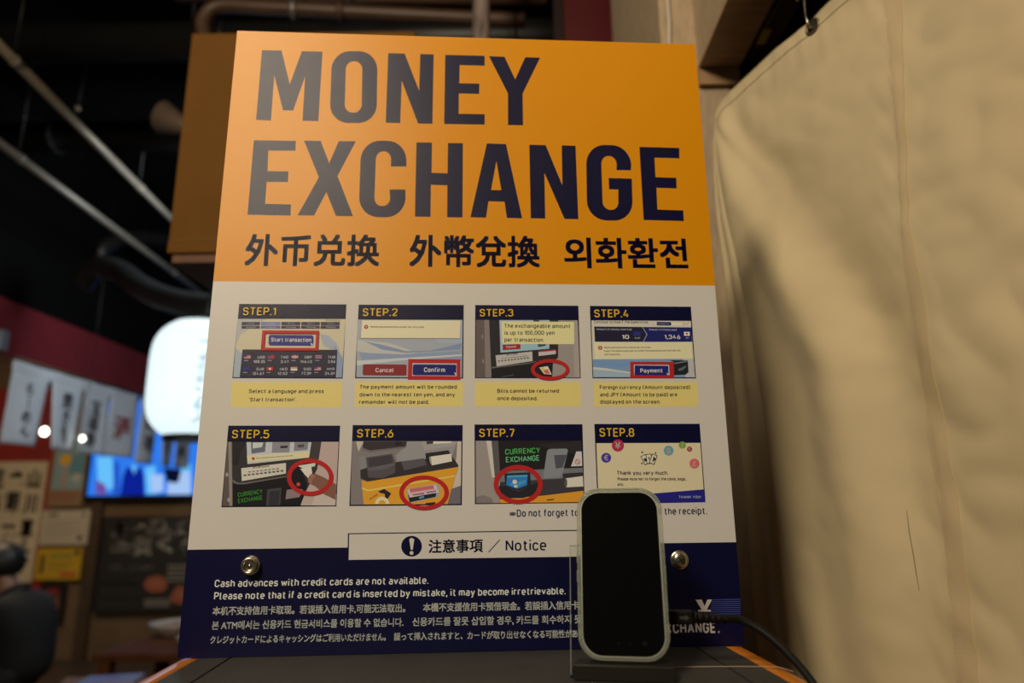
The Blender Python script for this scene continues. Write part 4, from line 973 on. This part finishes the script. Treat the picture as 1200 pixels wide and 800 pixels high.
# shop curtain panels along the fascia
m_nor = mat('white_noren_cloth', (0.62, 0.66, 0.72), 0.85, bump=.1, bscale=500, noise=.06, nscale=6)
m_brush = mat('black_brush_ink', (0.05, 0.05, 0.06), .8); m_redink = mat('red_brush_ink', (0.30, 0.03, 0.03), .8)
XN = XF + .02
def yat(px): return at_x(px, 480, XN).y
zn_top = at_x(10, 418, XN).z; zn_bot = at_x(10, 520, XN).z
def noren(spans, chars, label, inks, zoff=0.0):
    y0_ = yat(spans[0][0]); y1_ = yat(spans[-1][1])
    t = tag(empty('shop_curtain', (XN, y0_, zn_top)), label, 'curtain', 'shop curtains under the red beam')
    H = zn_top - zn_bot
    b = MB(); b.grid([[(0 + .004*math.sin(k*.9), (y1_-y0_)*k/30, -H*.17*r/3) for k in range(31)] for r in range(4)], m_nor); b.build('top_band', t, thick=.003)
    b = MB(); b.tube([(.006, -.012, .004), (.006, y1_-y0_+.012, .004)], .011, mat('bamboo_rod', (.10,.06,.03), .5), 12); b.build('rod', t)
    for i, (a, c) in enumerate(spans):
        ya, yb = yat(a) - y0_, yat(c) - y0_; skew = (-.028, .018, .0, -.02)[i % 4]
        b = MB(); rows_ = []
        for r in range(14):
            f_ = r / 13; z = -H*.15 - H*.85*f_ - zoff*f_
            rows_.append([(.028*math.sin(3.1*k/10 + i*1.7)*f_ + .006, ya + (yb-ya)*(k/10) * (1 - .10*f_) + (yb-ya)*.05*f_ + skew*f_, z) for k in range(11)])
        b.grid(rows_, m_nor); pn = b.build('panel', t, thick=.003)
        n = len(chars[i]); sz = min((yb-ya)*.52, H*.76/n*.92); b = MB()
        for q, ch in enumerate(chars[i]):
            zc = -H*(.24 + .68*(q + .5)/n); vs, fs = glyphs(ch, .03)
            f_ = (-zc/H - .15)/.85
            yc_ = (ya+yb)/2 + skew*f_
            vert = ch == 'ー'
            out = []
            for x, y in vs:
                u, v_ = (x - .5, y - .36)
                if vert: u, v_ = v_ * .8, -u
                ylo = yc_ + u*sz; kk = (ylo - ya) / (yb - ya) * 10
                out.append((.028*math.sin(3.1*kk/10 + i*1.7)*f_ + .006 + .0045, ylo, zc + v_*sz))
            b.add(out, fs, inks[i])
        b.build('lettering', pn)
noren([(6,51),(56,94.5),(97,126),(128,160)], ['らーめん', '焼き鳥', '宝福寿', '酒'], 'white shop curtain with vertical brush lettering, farther left of the lantern', [m_brush, m_brush, m_brush, m_redink])
noren([(165,186),(190,208),(210,226)], ['居酒', '定食', '串焼'], 'second white shop curtain partly hidden behind the lantern', [m_brush]*3, .03)

# ceiling bulbs inside
def bulb(px, py, X, label, r):
    q = at_x(px, py, X); t = tag(empty('pendant_bulb', q), label, 'lamp', 'bulbs behind the shop curtain'); b = MB()
    b.lathe([(.001, -r), (r*.6, -r*.8), (r, 0), (r*.75, r*.65), (r*.35, r*1.2)], mat('lit_bulb', (1,.95,.85), .3, emit=(1, .93, .78), estr=7.0), None, 20); b.build('glass_bulb', t)
    b = MB(); b.lathe([(r*.38, r*1.1), (r*.42, r*2.0), (.003, r*2.1)], m_lrim, None, 16); b.tube([(0,0,r*2.0), (0,0,3.9 - q.z)], .003, m_lrim, 6); b.build('socket', t)
bulb(52, 506, XF - .35, 'bare lit bulb in the wide gap of the first shop curtain', .026)
bulb(96.5, 514, XF + .09, 'bare lit bulb hanging before the narrow gap of the first shop curtain', .016)

# television
YT = YB - .06
tl, br = at_y(113, 500, YT), at_y(300, 580, YT); zbt = at_y(160, 580, YT).z
tv = tag(empty('television', ((tl.x+br.x)/2, YT, zbt)), 'wall television with a bright blue picture under the shop curtain', 'television')
W2 = (br.x - tl.x)/2; Ht = 2*W2*.56
m_bez = mat('black_plastic', (.008,.008,.008), .3)
b = MB(); b.box((-W2 - .03, -.005, -.06), (W2 + .03, .055, Ht + .03), m_bez); b.build('bezel', tv, bevel=.004)
def scr(name, c, s=1.0): return mat(name, (0,0,0), .2, emit=c, estr=s)
b = MB(); b.add([(-W2, -.006, 0), (W2, -.006, 0), (W2, -.006, Ht), (-W2, -.006, Ht)], [(0,1,2,3)], scr('screen_blue', (.03, .22, .95), .9))
def sp(pts, m, l):
    q = [at_y(x, y, YT) for x, y in pts]; b.add([(p.x - (tl.x+br.x)/2, -.006 - .0008*l, p.z - zbt) for p in q], [tuple(range(len(q)))], m)
cy = scr('screen_cyan', (.14, .55, 1.0), .95); nv = scr('screen_navy', (.004, .02, .42), .7); dk = scr('screen_dark', (.004, .008, .05), .5); pk = scr('screen_pale', (.42, .62, 1.0), .9)
sp([(114,535),(132,535),(134,572),(115,576)], cy, 1); sp([(170,548),(182,545),(186,578),(172,579)], cy, 1); sp([(198,552),(224,552),(224,579),(196,579)], pk, 1); sp([(176,556),(192,556),(192,576),(178,577)], pk, 2)
sp([(141,580),(145,556),(150,546),(158,552),(165,546),(169,556),(170,580)], nv, 3); sp([(154,545),(161,545),(158,556)], cy, 4)
sp([(192,548),(213,550),(210,564),(206,566),(196,564)], dk, 3); sp([(113,562),(124,568),(126,579),(113,579)], scr('screen_violet', (.25,.12,.55), .6), 3); sp([(134,541),(140,541),(141,579),(133,579)], scr('screen_deep', (.02,.10,.7), .8), 2)
sp([(212,545),(224,543),(224,553),(213,553)], cy, 3)
b.build('screen', tv)

# pictures on the back wall
def poster(name, q, label, cat, Y, base, art=None, frame=None):
    P3 = [at_y(x, y, Y) for x, y in q]; c = wcen(P3); t = tag(empty(name, (c.x, Y, c.z)), label, cat); O = Vector((c.x, Y, c.z))
    ctr = (sum(p[0] for p in q)/4, sum(p[1] for p in q)/4)
    xs_ = sorted(p.x for p in P3); zs_ = sorted(p.z for p in P3); xa_, xb_ = (xs_[0]+xs_[1])/2, (xs_[2]+xs_[3])/2; za_, zb2 = (zs_[0]+zs_[1])/2, (zs_[2]+zs_[3])/2
    b = MB(); b.box((xa_-c.x, 0, za_-c.z), (xb_-c.x, .008, zb2-c.z), base); sheet = b.build('sheet', t)
    if art:
        b = MB(); art(b, lambda u, v, l=1: (xa_-c.x + (xb_-xa_)*u, -.0007*l, zb2-c.z - (zb2-za_)*v)); b.build('print', sheet)
    if frame:
        b = MB(); f = frame[1]
        for (a0, b0, a1, b1) in ((xa_-f, za_-f, xb_+f, za_+.002), (xa_-f, zb2-.002, xb_+f, zb2+f), (xa_-f, za_, xa_+.002, zb2), (xb_-.002, za_, xb_+f, zb2)):
            b.box((a0-c.x, -.012, b0-c.z), (a1-c.x, .012, b1-c.z), frame[0])
        b.build('frame', t)
def blobs(b, W_, seed, n, m, box, sz):
    rnd = random.Random(seed)
    for _ in range(n):
        u, v = box[0] + (box[2]-box[0])*rnd.random(), box[1] + (box[3]-box[1])*rnd.random(); a = rnd.random()*PI; l, w_ = sz*(.5+rnd.random()), sz*.28
        pts = [(math.cos(a)*l, math.sin(a)*l*.6), (-math.sin(a)*w_, math.cos(a)*w_), (-math.cos(a)*l, -math.sin(a)*l*.6), (math.sin(a)*w_, -math.cos(a)*w_)]
        b.add([W_(u+x, v+y, 1) for x, y in pts], [(0,1,2,3)], m)
def quad(b, W_, u0, v0, u1, v1, m, l=1): b.add([W_(u0,v0,l), W_(u1,v0,l), W_(u1,v1,l), W_(u0,v1,l)], [(0,1,2,3)], m)
def chars(b, W_, s_, u, v, du, dv, m, l=2, bold=.02):
    vs, fs = glyphs(s_, bold); x0_ = min(p[0] for p in vs); x1_ = max(p[0] for p in vs)
    b.add([W_(u + (x-x0_)/(x1_-x0_)*du, v - (y+.08)/.9*dv, l) for x, y in vs], fs, m)
m_paper = mat('cream_paper', (0.50, 0.43, 0.31), .8, noise=.08, nscale=5); m_wpaper = mat('white_paper', (0.42, 0.37, 0.29), .8); m_blk = mat('black_print', (0.02, 0.018, 0.016), .7)
Yq = YB - .045
def art_scroll(b, W_):
    for i, s_ in enumerate(('春夏秋冬', '花鳥風月', '一期一会', '山川草木')):
        for j, ch in enumerate(s_): chars(b, W_, ch, .06 + i*.235, .18 + j*.19 + .02*(i % 2), .17, .14, m_blk, 1, .05)
    blobs(b, W_, 3, 26, m_blk, (.04, .05, .96, .62), .035); blobs(b, W_, 5, 5, m_blk, (.45, .55, .75, .80), .05)
poster('brush_scroll', [(-38,541),(54,541),(36,700),(-56,700)], 'cream paper scroll covered in black brush calligraphy on the red wall', 'scroll', Yq, m_paper, art_scroll)
def art_sun(b, W_):
    quad(b, W_, .03, .0, .97, .78, mat('poster_teal', (.20, .32, .36), .6)); quad(b, W_, .52, .30, .97, .58, mat('poster_blue', (.10, .24, .31), .6), 2)
    b.add([W_(.36 + .17*math.cos(2*PI*k/24), .37 + .085*math.sin(2*PI*k/24), 3) for k in range(24)], [tuple(range(24))], mat('poster_sun', (.62, .36, .01), .6))
    quad(b, W_, .30, .50, .46, .76, mat('poster_pink', (.36, .25, .22), .6), 3); b.add([W_(.76 + .14*math.cos(2*PI*k/20), .62 + .06*math.sin(2*PI*k/20), 3) for k in range(20)], [tuple(range(20))], mat('poster_foam', (.42, .40, .36), .6))
    quad(b, W_, .08, .83, .92, .87, mat('poster_redline', (.24, .09, .06), .6), 2); quad(b, W_, .08, .91, .8, .94, mat('poster_redline', (0,0,0)), 2)
poster('sun_poster', [(66,508),(103,508),(97,592),(58,592)], 'blue drink poster with a yellow sun above the white notice', 'poster', Yq, mat('poster_tan', (.23, .15, .085), .7), art_sun, (mat('tan_wood_frame', (.24, .145, .06), .5), .012))
def art_notice(b, W_):
    quad(b, W_, .14, .10, .34, .17, m_blk); chars(b, W_, 'お知らせ', .15, .16, .18, .07, m_wpaper, 2); quad(b, W_, .84, .10, .90, .19, m_blk)
    for k in range(6): quad(b, W_, .12, .30 + k*.085, .86 - .12*(k % 3), .318 + k*.085, mat('grey_print', (.22, .19, .15), .7))
    b.add([W_(.84 + .05*math.cos(2*PI*k/16), .80 + .075*math.sin(2*PI*k/16), 1) for k in range(16)], [tuple(range(16))], m_blk)
poster('notice_sheet', [(51,598),(107,597),(101,638),(43,639)], 'white notice sheet pinned between the sun poster and yellow flyer', 'notice', Yq - .012, m_wpaper, art_notice)
def art_yellow(b, W_):
    quad(b, W_, .10, .22, .18, .80, m_blk); quad(b, W_, .30, .20, .78, .30, mat('flyer_green', (.16, .22, .03), .7)); quad(b, W_, .28, .45, .8, .52, mat('flyer_brown', (.28, .19, .03), .7)); quad(b, W_, .28, .60, .7, .66, mat('flyer_brown', (0,0,0)))
    quad(b, W_, .55, .78, .92, .90, mat('flyer_red', (.42, .04, .02), .7)); quad(b, W_, .82, .08, .94, .22, m_blk)
poster('yellow_flyer', [(44,642),(98,642),(92,680),(40,678)], 'yellow flyer below the white notice sheet', 'flyer', Yq - .012, mat('yellow_paper', (.46, .29, .012), .7), art_yellow)
def art_small(b, W_):
    quad(b, W_, .15, .06, .72, .24, mat('small_red', (.20, .02, .02), .6)); b.add([W_(x, y, 1) for x, y in ((.45,.30),(.72,.26),(.80,.55),(.75,.92),(.52,.92),(.55,.6))], [(0,1,2,3,4,5)], mat('small_skin', (.17, .07, .05), .6)); quad(b, W_, .15, .4, .45, .9, mat('small_grey', (.05, .05, .05), .6))
poster('dark_picture', [(49,687),(76,687),(73,727),(46,727)], 'small dark framed picture below the yellow flyer', 'picture', Yq, mat('dark_print', (.02, .015, .014), .5), art_small, (m_bez, .012))
def art_menu(b, W_):
    mg = mat('chalk_grey', (.62, .60, .54), .8); mg2 = mat('chalk_dim', (.20, .19, .17), .8)
    for ch, u, v, s_ in (('居',.09,.20,.16),('食',.31,.24,.17),('ひ',.47,.19,.20),('焼',.76,.19,.16),('お',.10,.38,.14),('と',.23,.38,.11),('炙',.34,.41,.20),('く',.57,.38,.18),('名',.82,.39,.17),('り',.60,.27,.14)): chars(b, W_, ch, u, v, s_*.9, s_*.95, mg, 1, .03)
    chars(b, W_, '特選和牛ひつまぶし', .10, .565, .46, .055, mg, 1, .02)
    for k in range(6):
        for j, ch in enumerate('本日のおすすめ'): chars(b, W_, ch, .05 + k*.062, .69 + j*.043, .045, .04, mg2, 1)
    for k in range(4): quad(b, W_, .70, .52 + k*.05, .96 - .05*(k % 2), .54 + k*.05, mg2)
    for k in range(3): quad(b, W_, .50, .88 + k*.03, .76, .895 + k*.03, mg2)
    for cx, cy, rx, ry, sd in ((.60,.72,.12,.095,1),(.88,.84,.12,.10,2)):
        rnd = random.Random(sd); b.add([W_(cx + rx*(.85+.3*rnd.random())*math.cos(2*PI*k/18), cy + ry*(.85+.3*rnd.random())*math.sin(2*PI*k/18), 1) for k in range(18)], [tuple(range(18))], mat('meat_red', (.27, .075, .04), .6))
        for k in range(5): b.add([W_(cx - rx*.5 + k*rx*.22, cy - ry*.4 + .03*rnd.random(), 2), W_(cx - rx*.4 + k*rx*.22, cy - ry*.45, 2), W_(cx - rx*.35 + k*rx*.22, cy + ry*.4, 2)], [(0,1,2)], mat('meat_pale', (.34, .15, .09), .6))
poster('menu_board', [(121.5,606),(236,606),(226,716),(112,715)], 'black menu board with white lettering and red meat pictures', 'menu board', Yq - .01, mat('menu_black', (.010, .010, .009), .6), art_menu, (mat('menu_frame', (.014, .012, .010), .5), .010))

# tables and dishes
def table(name, pts, z, label, m):
    P4 = [at_z(x, y, z) for x, y in pts]; c = wcen(P4); t = tag(empty(name, (c.x, c.y, 0)), label, 'table'); n = len(P4)
    b = MB(); b.add([(p.x-c.x, p.y-c.y, zz) for zz in (z-.035, z) for p in P4], [tuple(range(n))[::-1], tuple(range(n, 2*n))] + [(k, (k+1) % n, n+(k+1) % n, n+k) for k in range(n)], m); b.build('tabletop', t, bevel=.004)
    for p in P4:
        q = Vector((p.x-c.x, p.y-c.y, 0)) * .86; b = MB(); b.box((q.x-.03, q.y-.03, 0), (q.x+.03, q.y+.03, z-.035), m); b.build('leg', t, bevel=.003)
    return c
m_tab = mat('red_brown_table_wood', (0.13, 0.045, 0.018), .75, spec=.2, noise=.2, nscale=8)
table('dining_table', [(108,766),(188,741),(330,741),(300,766)], .74, 'red-brown dining table below the menu board', m_tab)
table('dining_table', [(78,793),(175,793),(140,845),(20,845)], .74, 'pale wooden table at the lower frame edge nearer than the red-brown one', mat('pale_table_wood', (.42, .27, .12), .5, noise=.1, nscale=9))
m_chi = mat('white_china', (.52, .46, .40), .25)
def dish(px, py, r, h, label, grp='dishes on the red-brown table'):
    q = at_z(px, py, .7405); t = tag(empty('serving_dish', q), label, 'dish', grp); b = MB()
    b.lathe([(.001, .0005), (r*.5, .0005), (r*.55, .008), (r*.85, h*.6), (r, h), (r*.96, h), (r*.80, h*.62), (r*.5, .014), (.001, .012)], m_chi, None, 28); b.build('bowl', t)
    b = MB(); b.lathe([(r*.70, h*.5), (r*.5, h*.8), (r*.2, h*.95), (.001, h)], mat('pinkish_food', (.30, .16, .12), .6, noise=.3, nscale=30), None, 20); b.build('food', t)
dish(205, 744, .14, .07, 'wide white bowl at the far end of the red-brown table')
dish(224, 757, .075, .05, 'small pale bowl in front of the wide white one')
q = at_z(130, 797, .7405); b = MB(); b.box((-.11, -.08, 0), (.11, .08, .006), m_chi, Matrix.Translation(q) @ Matrix.Rotation(.2, 4, 'Z')); tag(b.build('menu_card'), 'white card lying on the pale wooden table', 'card')

# bracket clip at the far left end of the fascia
q = at_x(3, 397, XF + .03); b = MB(); b.box((q.x-.03, q.y-.04, q.z-.07), (q.x+.02, q.y+.03, q.z+.05), mat('grey_clip', (.25,.28,.33), .4, .5)); tag(b.build('wall_clip', bevel=.006), 'grey clip at the end of the red beam by the first shop curtain', 'clip')

# =================================================================== SEATED PERSON (back of head and shoulder at the frame edge, facing away to the side)
YPn = 4.35
def skin(name, joints, edges, parent, m, root=0, lv=2):
    me = bpy.data.meshes.new(name); me.from_pydata([j[:3] for j in joints], edges, []); me.materials.append(m)
    o = bpy.data.objects.new(name, me); COL.objects.link(o); o.parent = parent
    sm = o.modifiers.new('skin', 'SKIN'); sm.use_smooth_shade = True
    for v, j in zip(me.skin_vertices[0].data, joints):
        v.radius = (j[3], j[4] if len(j) > 4 else j[3]); v.use_root = False
    me.skin_vertices[0].data[root].use_root = True
    d = o.modifiers.new('subdivision', 'SUBSURF'); d.levels = lv; d.render_levels = lv
    return o
hc = at_y(-2, 664, YPn)            # centre of the head
per = tag(empty('person', (hc.x + .12, YPn, 0)), 'seated person with short black hair in a dark jacket facing the frame edge', 'person')
dz = hc.z                          # head centre height
m_skin = mat('skin', (0.33, 0.17, 0.105), .5); m_jk = mat('charcoal_jacket', (0.013, 0.014, 0.015), .85, noise=.1, nscale=20); m_tr = mat('black_trousers', (.010, .010, .011), .8); m_hair = mat('black_hair', (.010, .009, .008), .5)
# local: facing -x; y to the viewer's depth
hp_ = .46
J = [(.09, 0, hp_, .09, .11), (.10, 0, hp_+.20, .12, .14), (.05, 0, dz-.28, .13, .16), (.0, 0, dz-.18, .075, .10), (-.045, 0, dz-.12, .060), (-.085, 0, dz-.075, .066), (-.118, 0, dz-.025, .100, .086), (-.112, 0, dz+.045, .106, .092), (-.106, 0, dz+.090, .072, .068),
     (-.205, 0, dz-.012, .016), (-.175, 0, dz-.075, .035), (-.20, 0, dz-.052, .014)]
Ed = [(0,1),(1,2),(2,3),(3,4),(4,5),(5,6),(6,7),(7,8),(6,9),(5,10),(10,11)]
for sy in (-1, 1):
    k = len(J); J += [(.03, sy*.17, dz-.25, .062), (-.02, sy*.215, dz-.40, .050), (-.10, sy*.225, dz-.50, .040), (-.30, sy*.17, dz-.46, .030), (-.345, sy*.15, dz-.455, .024), (-.395, sy*.14, dz-.46, .022)]
    Ed += [(2,k),(k,k+1),(k+1,k+2),(k+2,k+3),(k+3,k+4),(k+4,k+5)]
    f = len(J)
    for q_, (dx, dy, ln) in enumerate(((-.045,-.028,.030),(-.052,-.010,.034),(-.052,.008,.032),(-.045,.024,.024))):
        J += [(-.395+dx*.5, sy*.14+dy, -.004+dz-.46, .0095), (-.395+dx-ln*.4, sy*.14+dy*1.1, dz-.472, .0085), (-.395+dx-ln, sy*.14+dy*1.1, dz-.490, .0075)]
        Ed += [(k+5, f+q_*3), (f+q_*3, f+q_*3+1), (f+q_*3+1, f+q_*3+2)]
    tI = len(J); J += [(-.375, sy*.14 - sy*.030, dz-.455, .010), (-.405, sy*.14 - sy*.045, dz-.462, .0085)]; Ed += [(k+4, tI), (tI, tI+1)]
    l = len(J); J += [(.04, sy*.10, hp_-.02, .078), (-.34, sy*.13, hp_+.02, .062), (-.36, sy*.13, .30, .055), (-.34, sy*.13, .08, .040), (-.44, sy*.13, .035, .030)]
    Ed += [(0,l),(l,l+1),(l+1,l+2),(l+2,l+3),(l+3,l+4)]
    e_ = len(J); J += [(-.105, sy*.082, dz-.005, .018), (-.098, sy*.088, dz+.018, .015)]; Ed += [(6,e_),(e_,e_+1)]
skin('body', J, Ed, per, m_skin)
Jk = [(.105, 0, hp_-.03, .175, .19), (.11, 0, hp_+.18, .155, .185), (.06, 0, dz-.27, .165, .20), (.005, 0, dz-.17, .11, .14), (-.03, 0, dz-.115, .080, .085)]
Ek = [(0,1),(1,2),(2,3),(3,4)]
for sy in (-1, 1):
    k = len(Jk); Jk += [(.035, sy*.175, dz-.25, .082), (-.02, sy*.222, dz-.40, .066), (-.10, sy*.228, dz-.50, .056), (-.305, sy*.17, dz-.46, .042)]; Ek += [(2,k),(k,k+1),(k+1,k+2),(k+2,k+3)]
skin('jacket', Jk, Ek, per, m_jk)
Jt = [(.10, 0, hp_+.02, .125, .15), (.105, 0, hp_+.14, .125, .15)]; Et = [(0, 1)]
for sy in (-1, 1):
    k = len(Jt); Jt += [(.06, sy*.105, hp_-.01, .105), (-.345, sy*.13, hp_+.02, .076), (-.365, sy*.13, .30, .068), (-.345, sy*.13, .11, .056)]; Et += [(0,k),(k,k+1),(k+1,k+2),(k+2,k+3)]
skin('trousers', Jt, Et, per, m_tr)
b = MB()                                   # hair: cap over crown, back and sides
rows_ = []
for i in range(13):
    th = PI * .70 * i / 12; row = []
    for k in range(33):
        a = 2*PI*k/32; front = math.cos(a - PI)          # +1 towards the face
        lim = th * (1 - .46 * max(0, front)); rr = 1.0 + .03*math.sin(k*5 + i*3)
        row.append((-.108 + .119*rr*math.sin(lim)*math.cos(a) + .008, .108*rr*math.sin(lim)*math.sin(a), dz + .028 + .112*rr*math.cos(lim)))
    rows_.append(row)
b.grid(rows_, m_hair); b.build('hair', per, thick=.012)
for sy in (-1, 1):
    b = MB(); b.lathe([(.001, .006), (.006, .004), (.008, 0)], mat('eye_dark', (.01,.01,.01), .3), Matrix.Translation((-.196, sy*.03, dz + .012)) @ Matrix.Rotation(-PI/2, 4, 'Y'), 12); b.build('eye', per)
    b = MB(); b.box((-.205, sy*.03-.016, dz+.030), (-.196, sy*.03+.016, dz+.036), m_hair); b.build('eyebrow', per)
b = MB(); b.box((-.202, -.02, dz-.062), (-.196, .02, dz-.058), mat('lip', (.22,.08,.06), .5)); b.build('mouth', per)
for sy in (-1, 1):
    b = MB(); b.box((-.49, sy*.13-.045, .0), (-.29, sy*.13+.045, .075), m_tr); b.build('shoe', per, bevel=.02)
stl = tag(empty('bar_stool', (hc.x + .24, YPn, 0)), 'dark round stool under the seated person', 'stool')
b = MB(); b.lathe([(.001, hp_-.245), (.17, hp_-.245), (.19, hp_-.225), (.19, hp_-.205), (.17, hp_-.190), (.001, hp_-.185)], m_tr, None, 28); b.build('seat', stl)
for k in range(4):
    a = PI/4 + k*PI/2; b = MB(); b.tube([(.12*math.cos(a), .12*math.sin(a), hp_-.245), (.17*math.cos(a), .17*math.sin(a), 0)], .014, m_duct, 10); b.build('leg', stl)
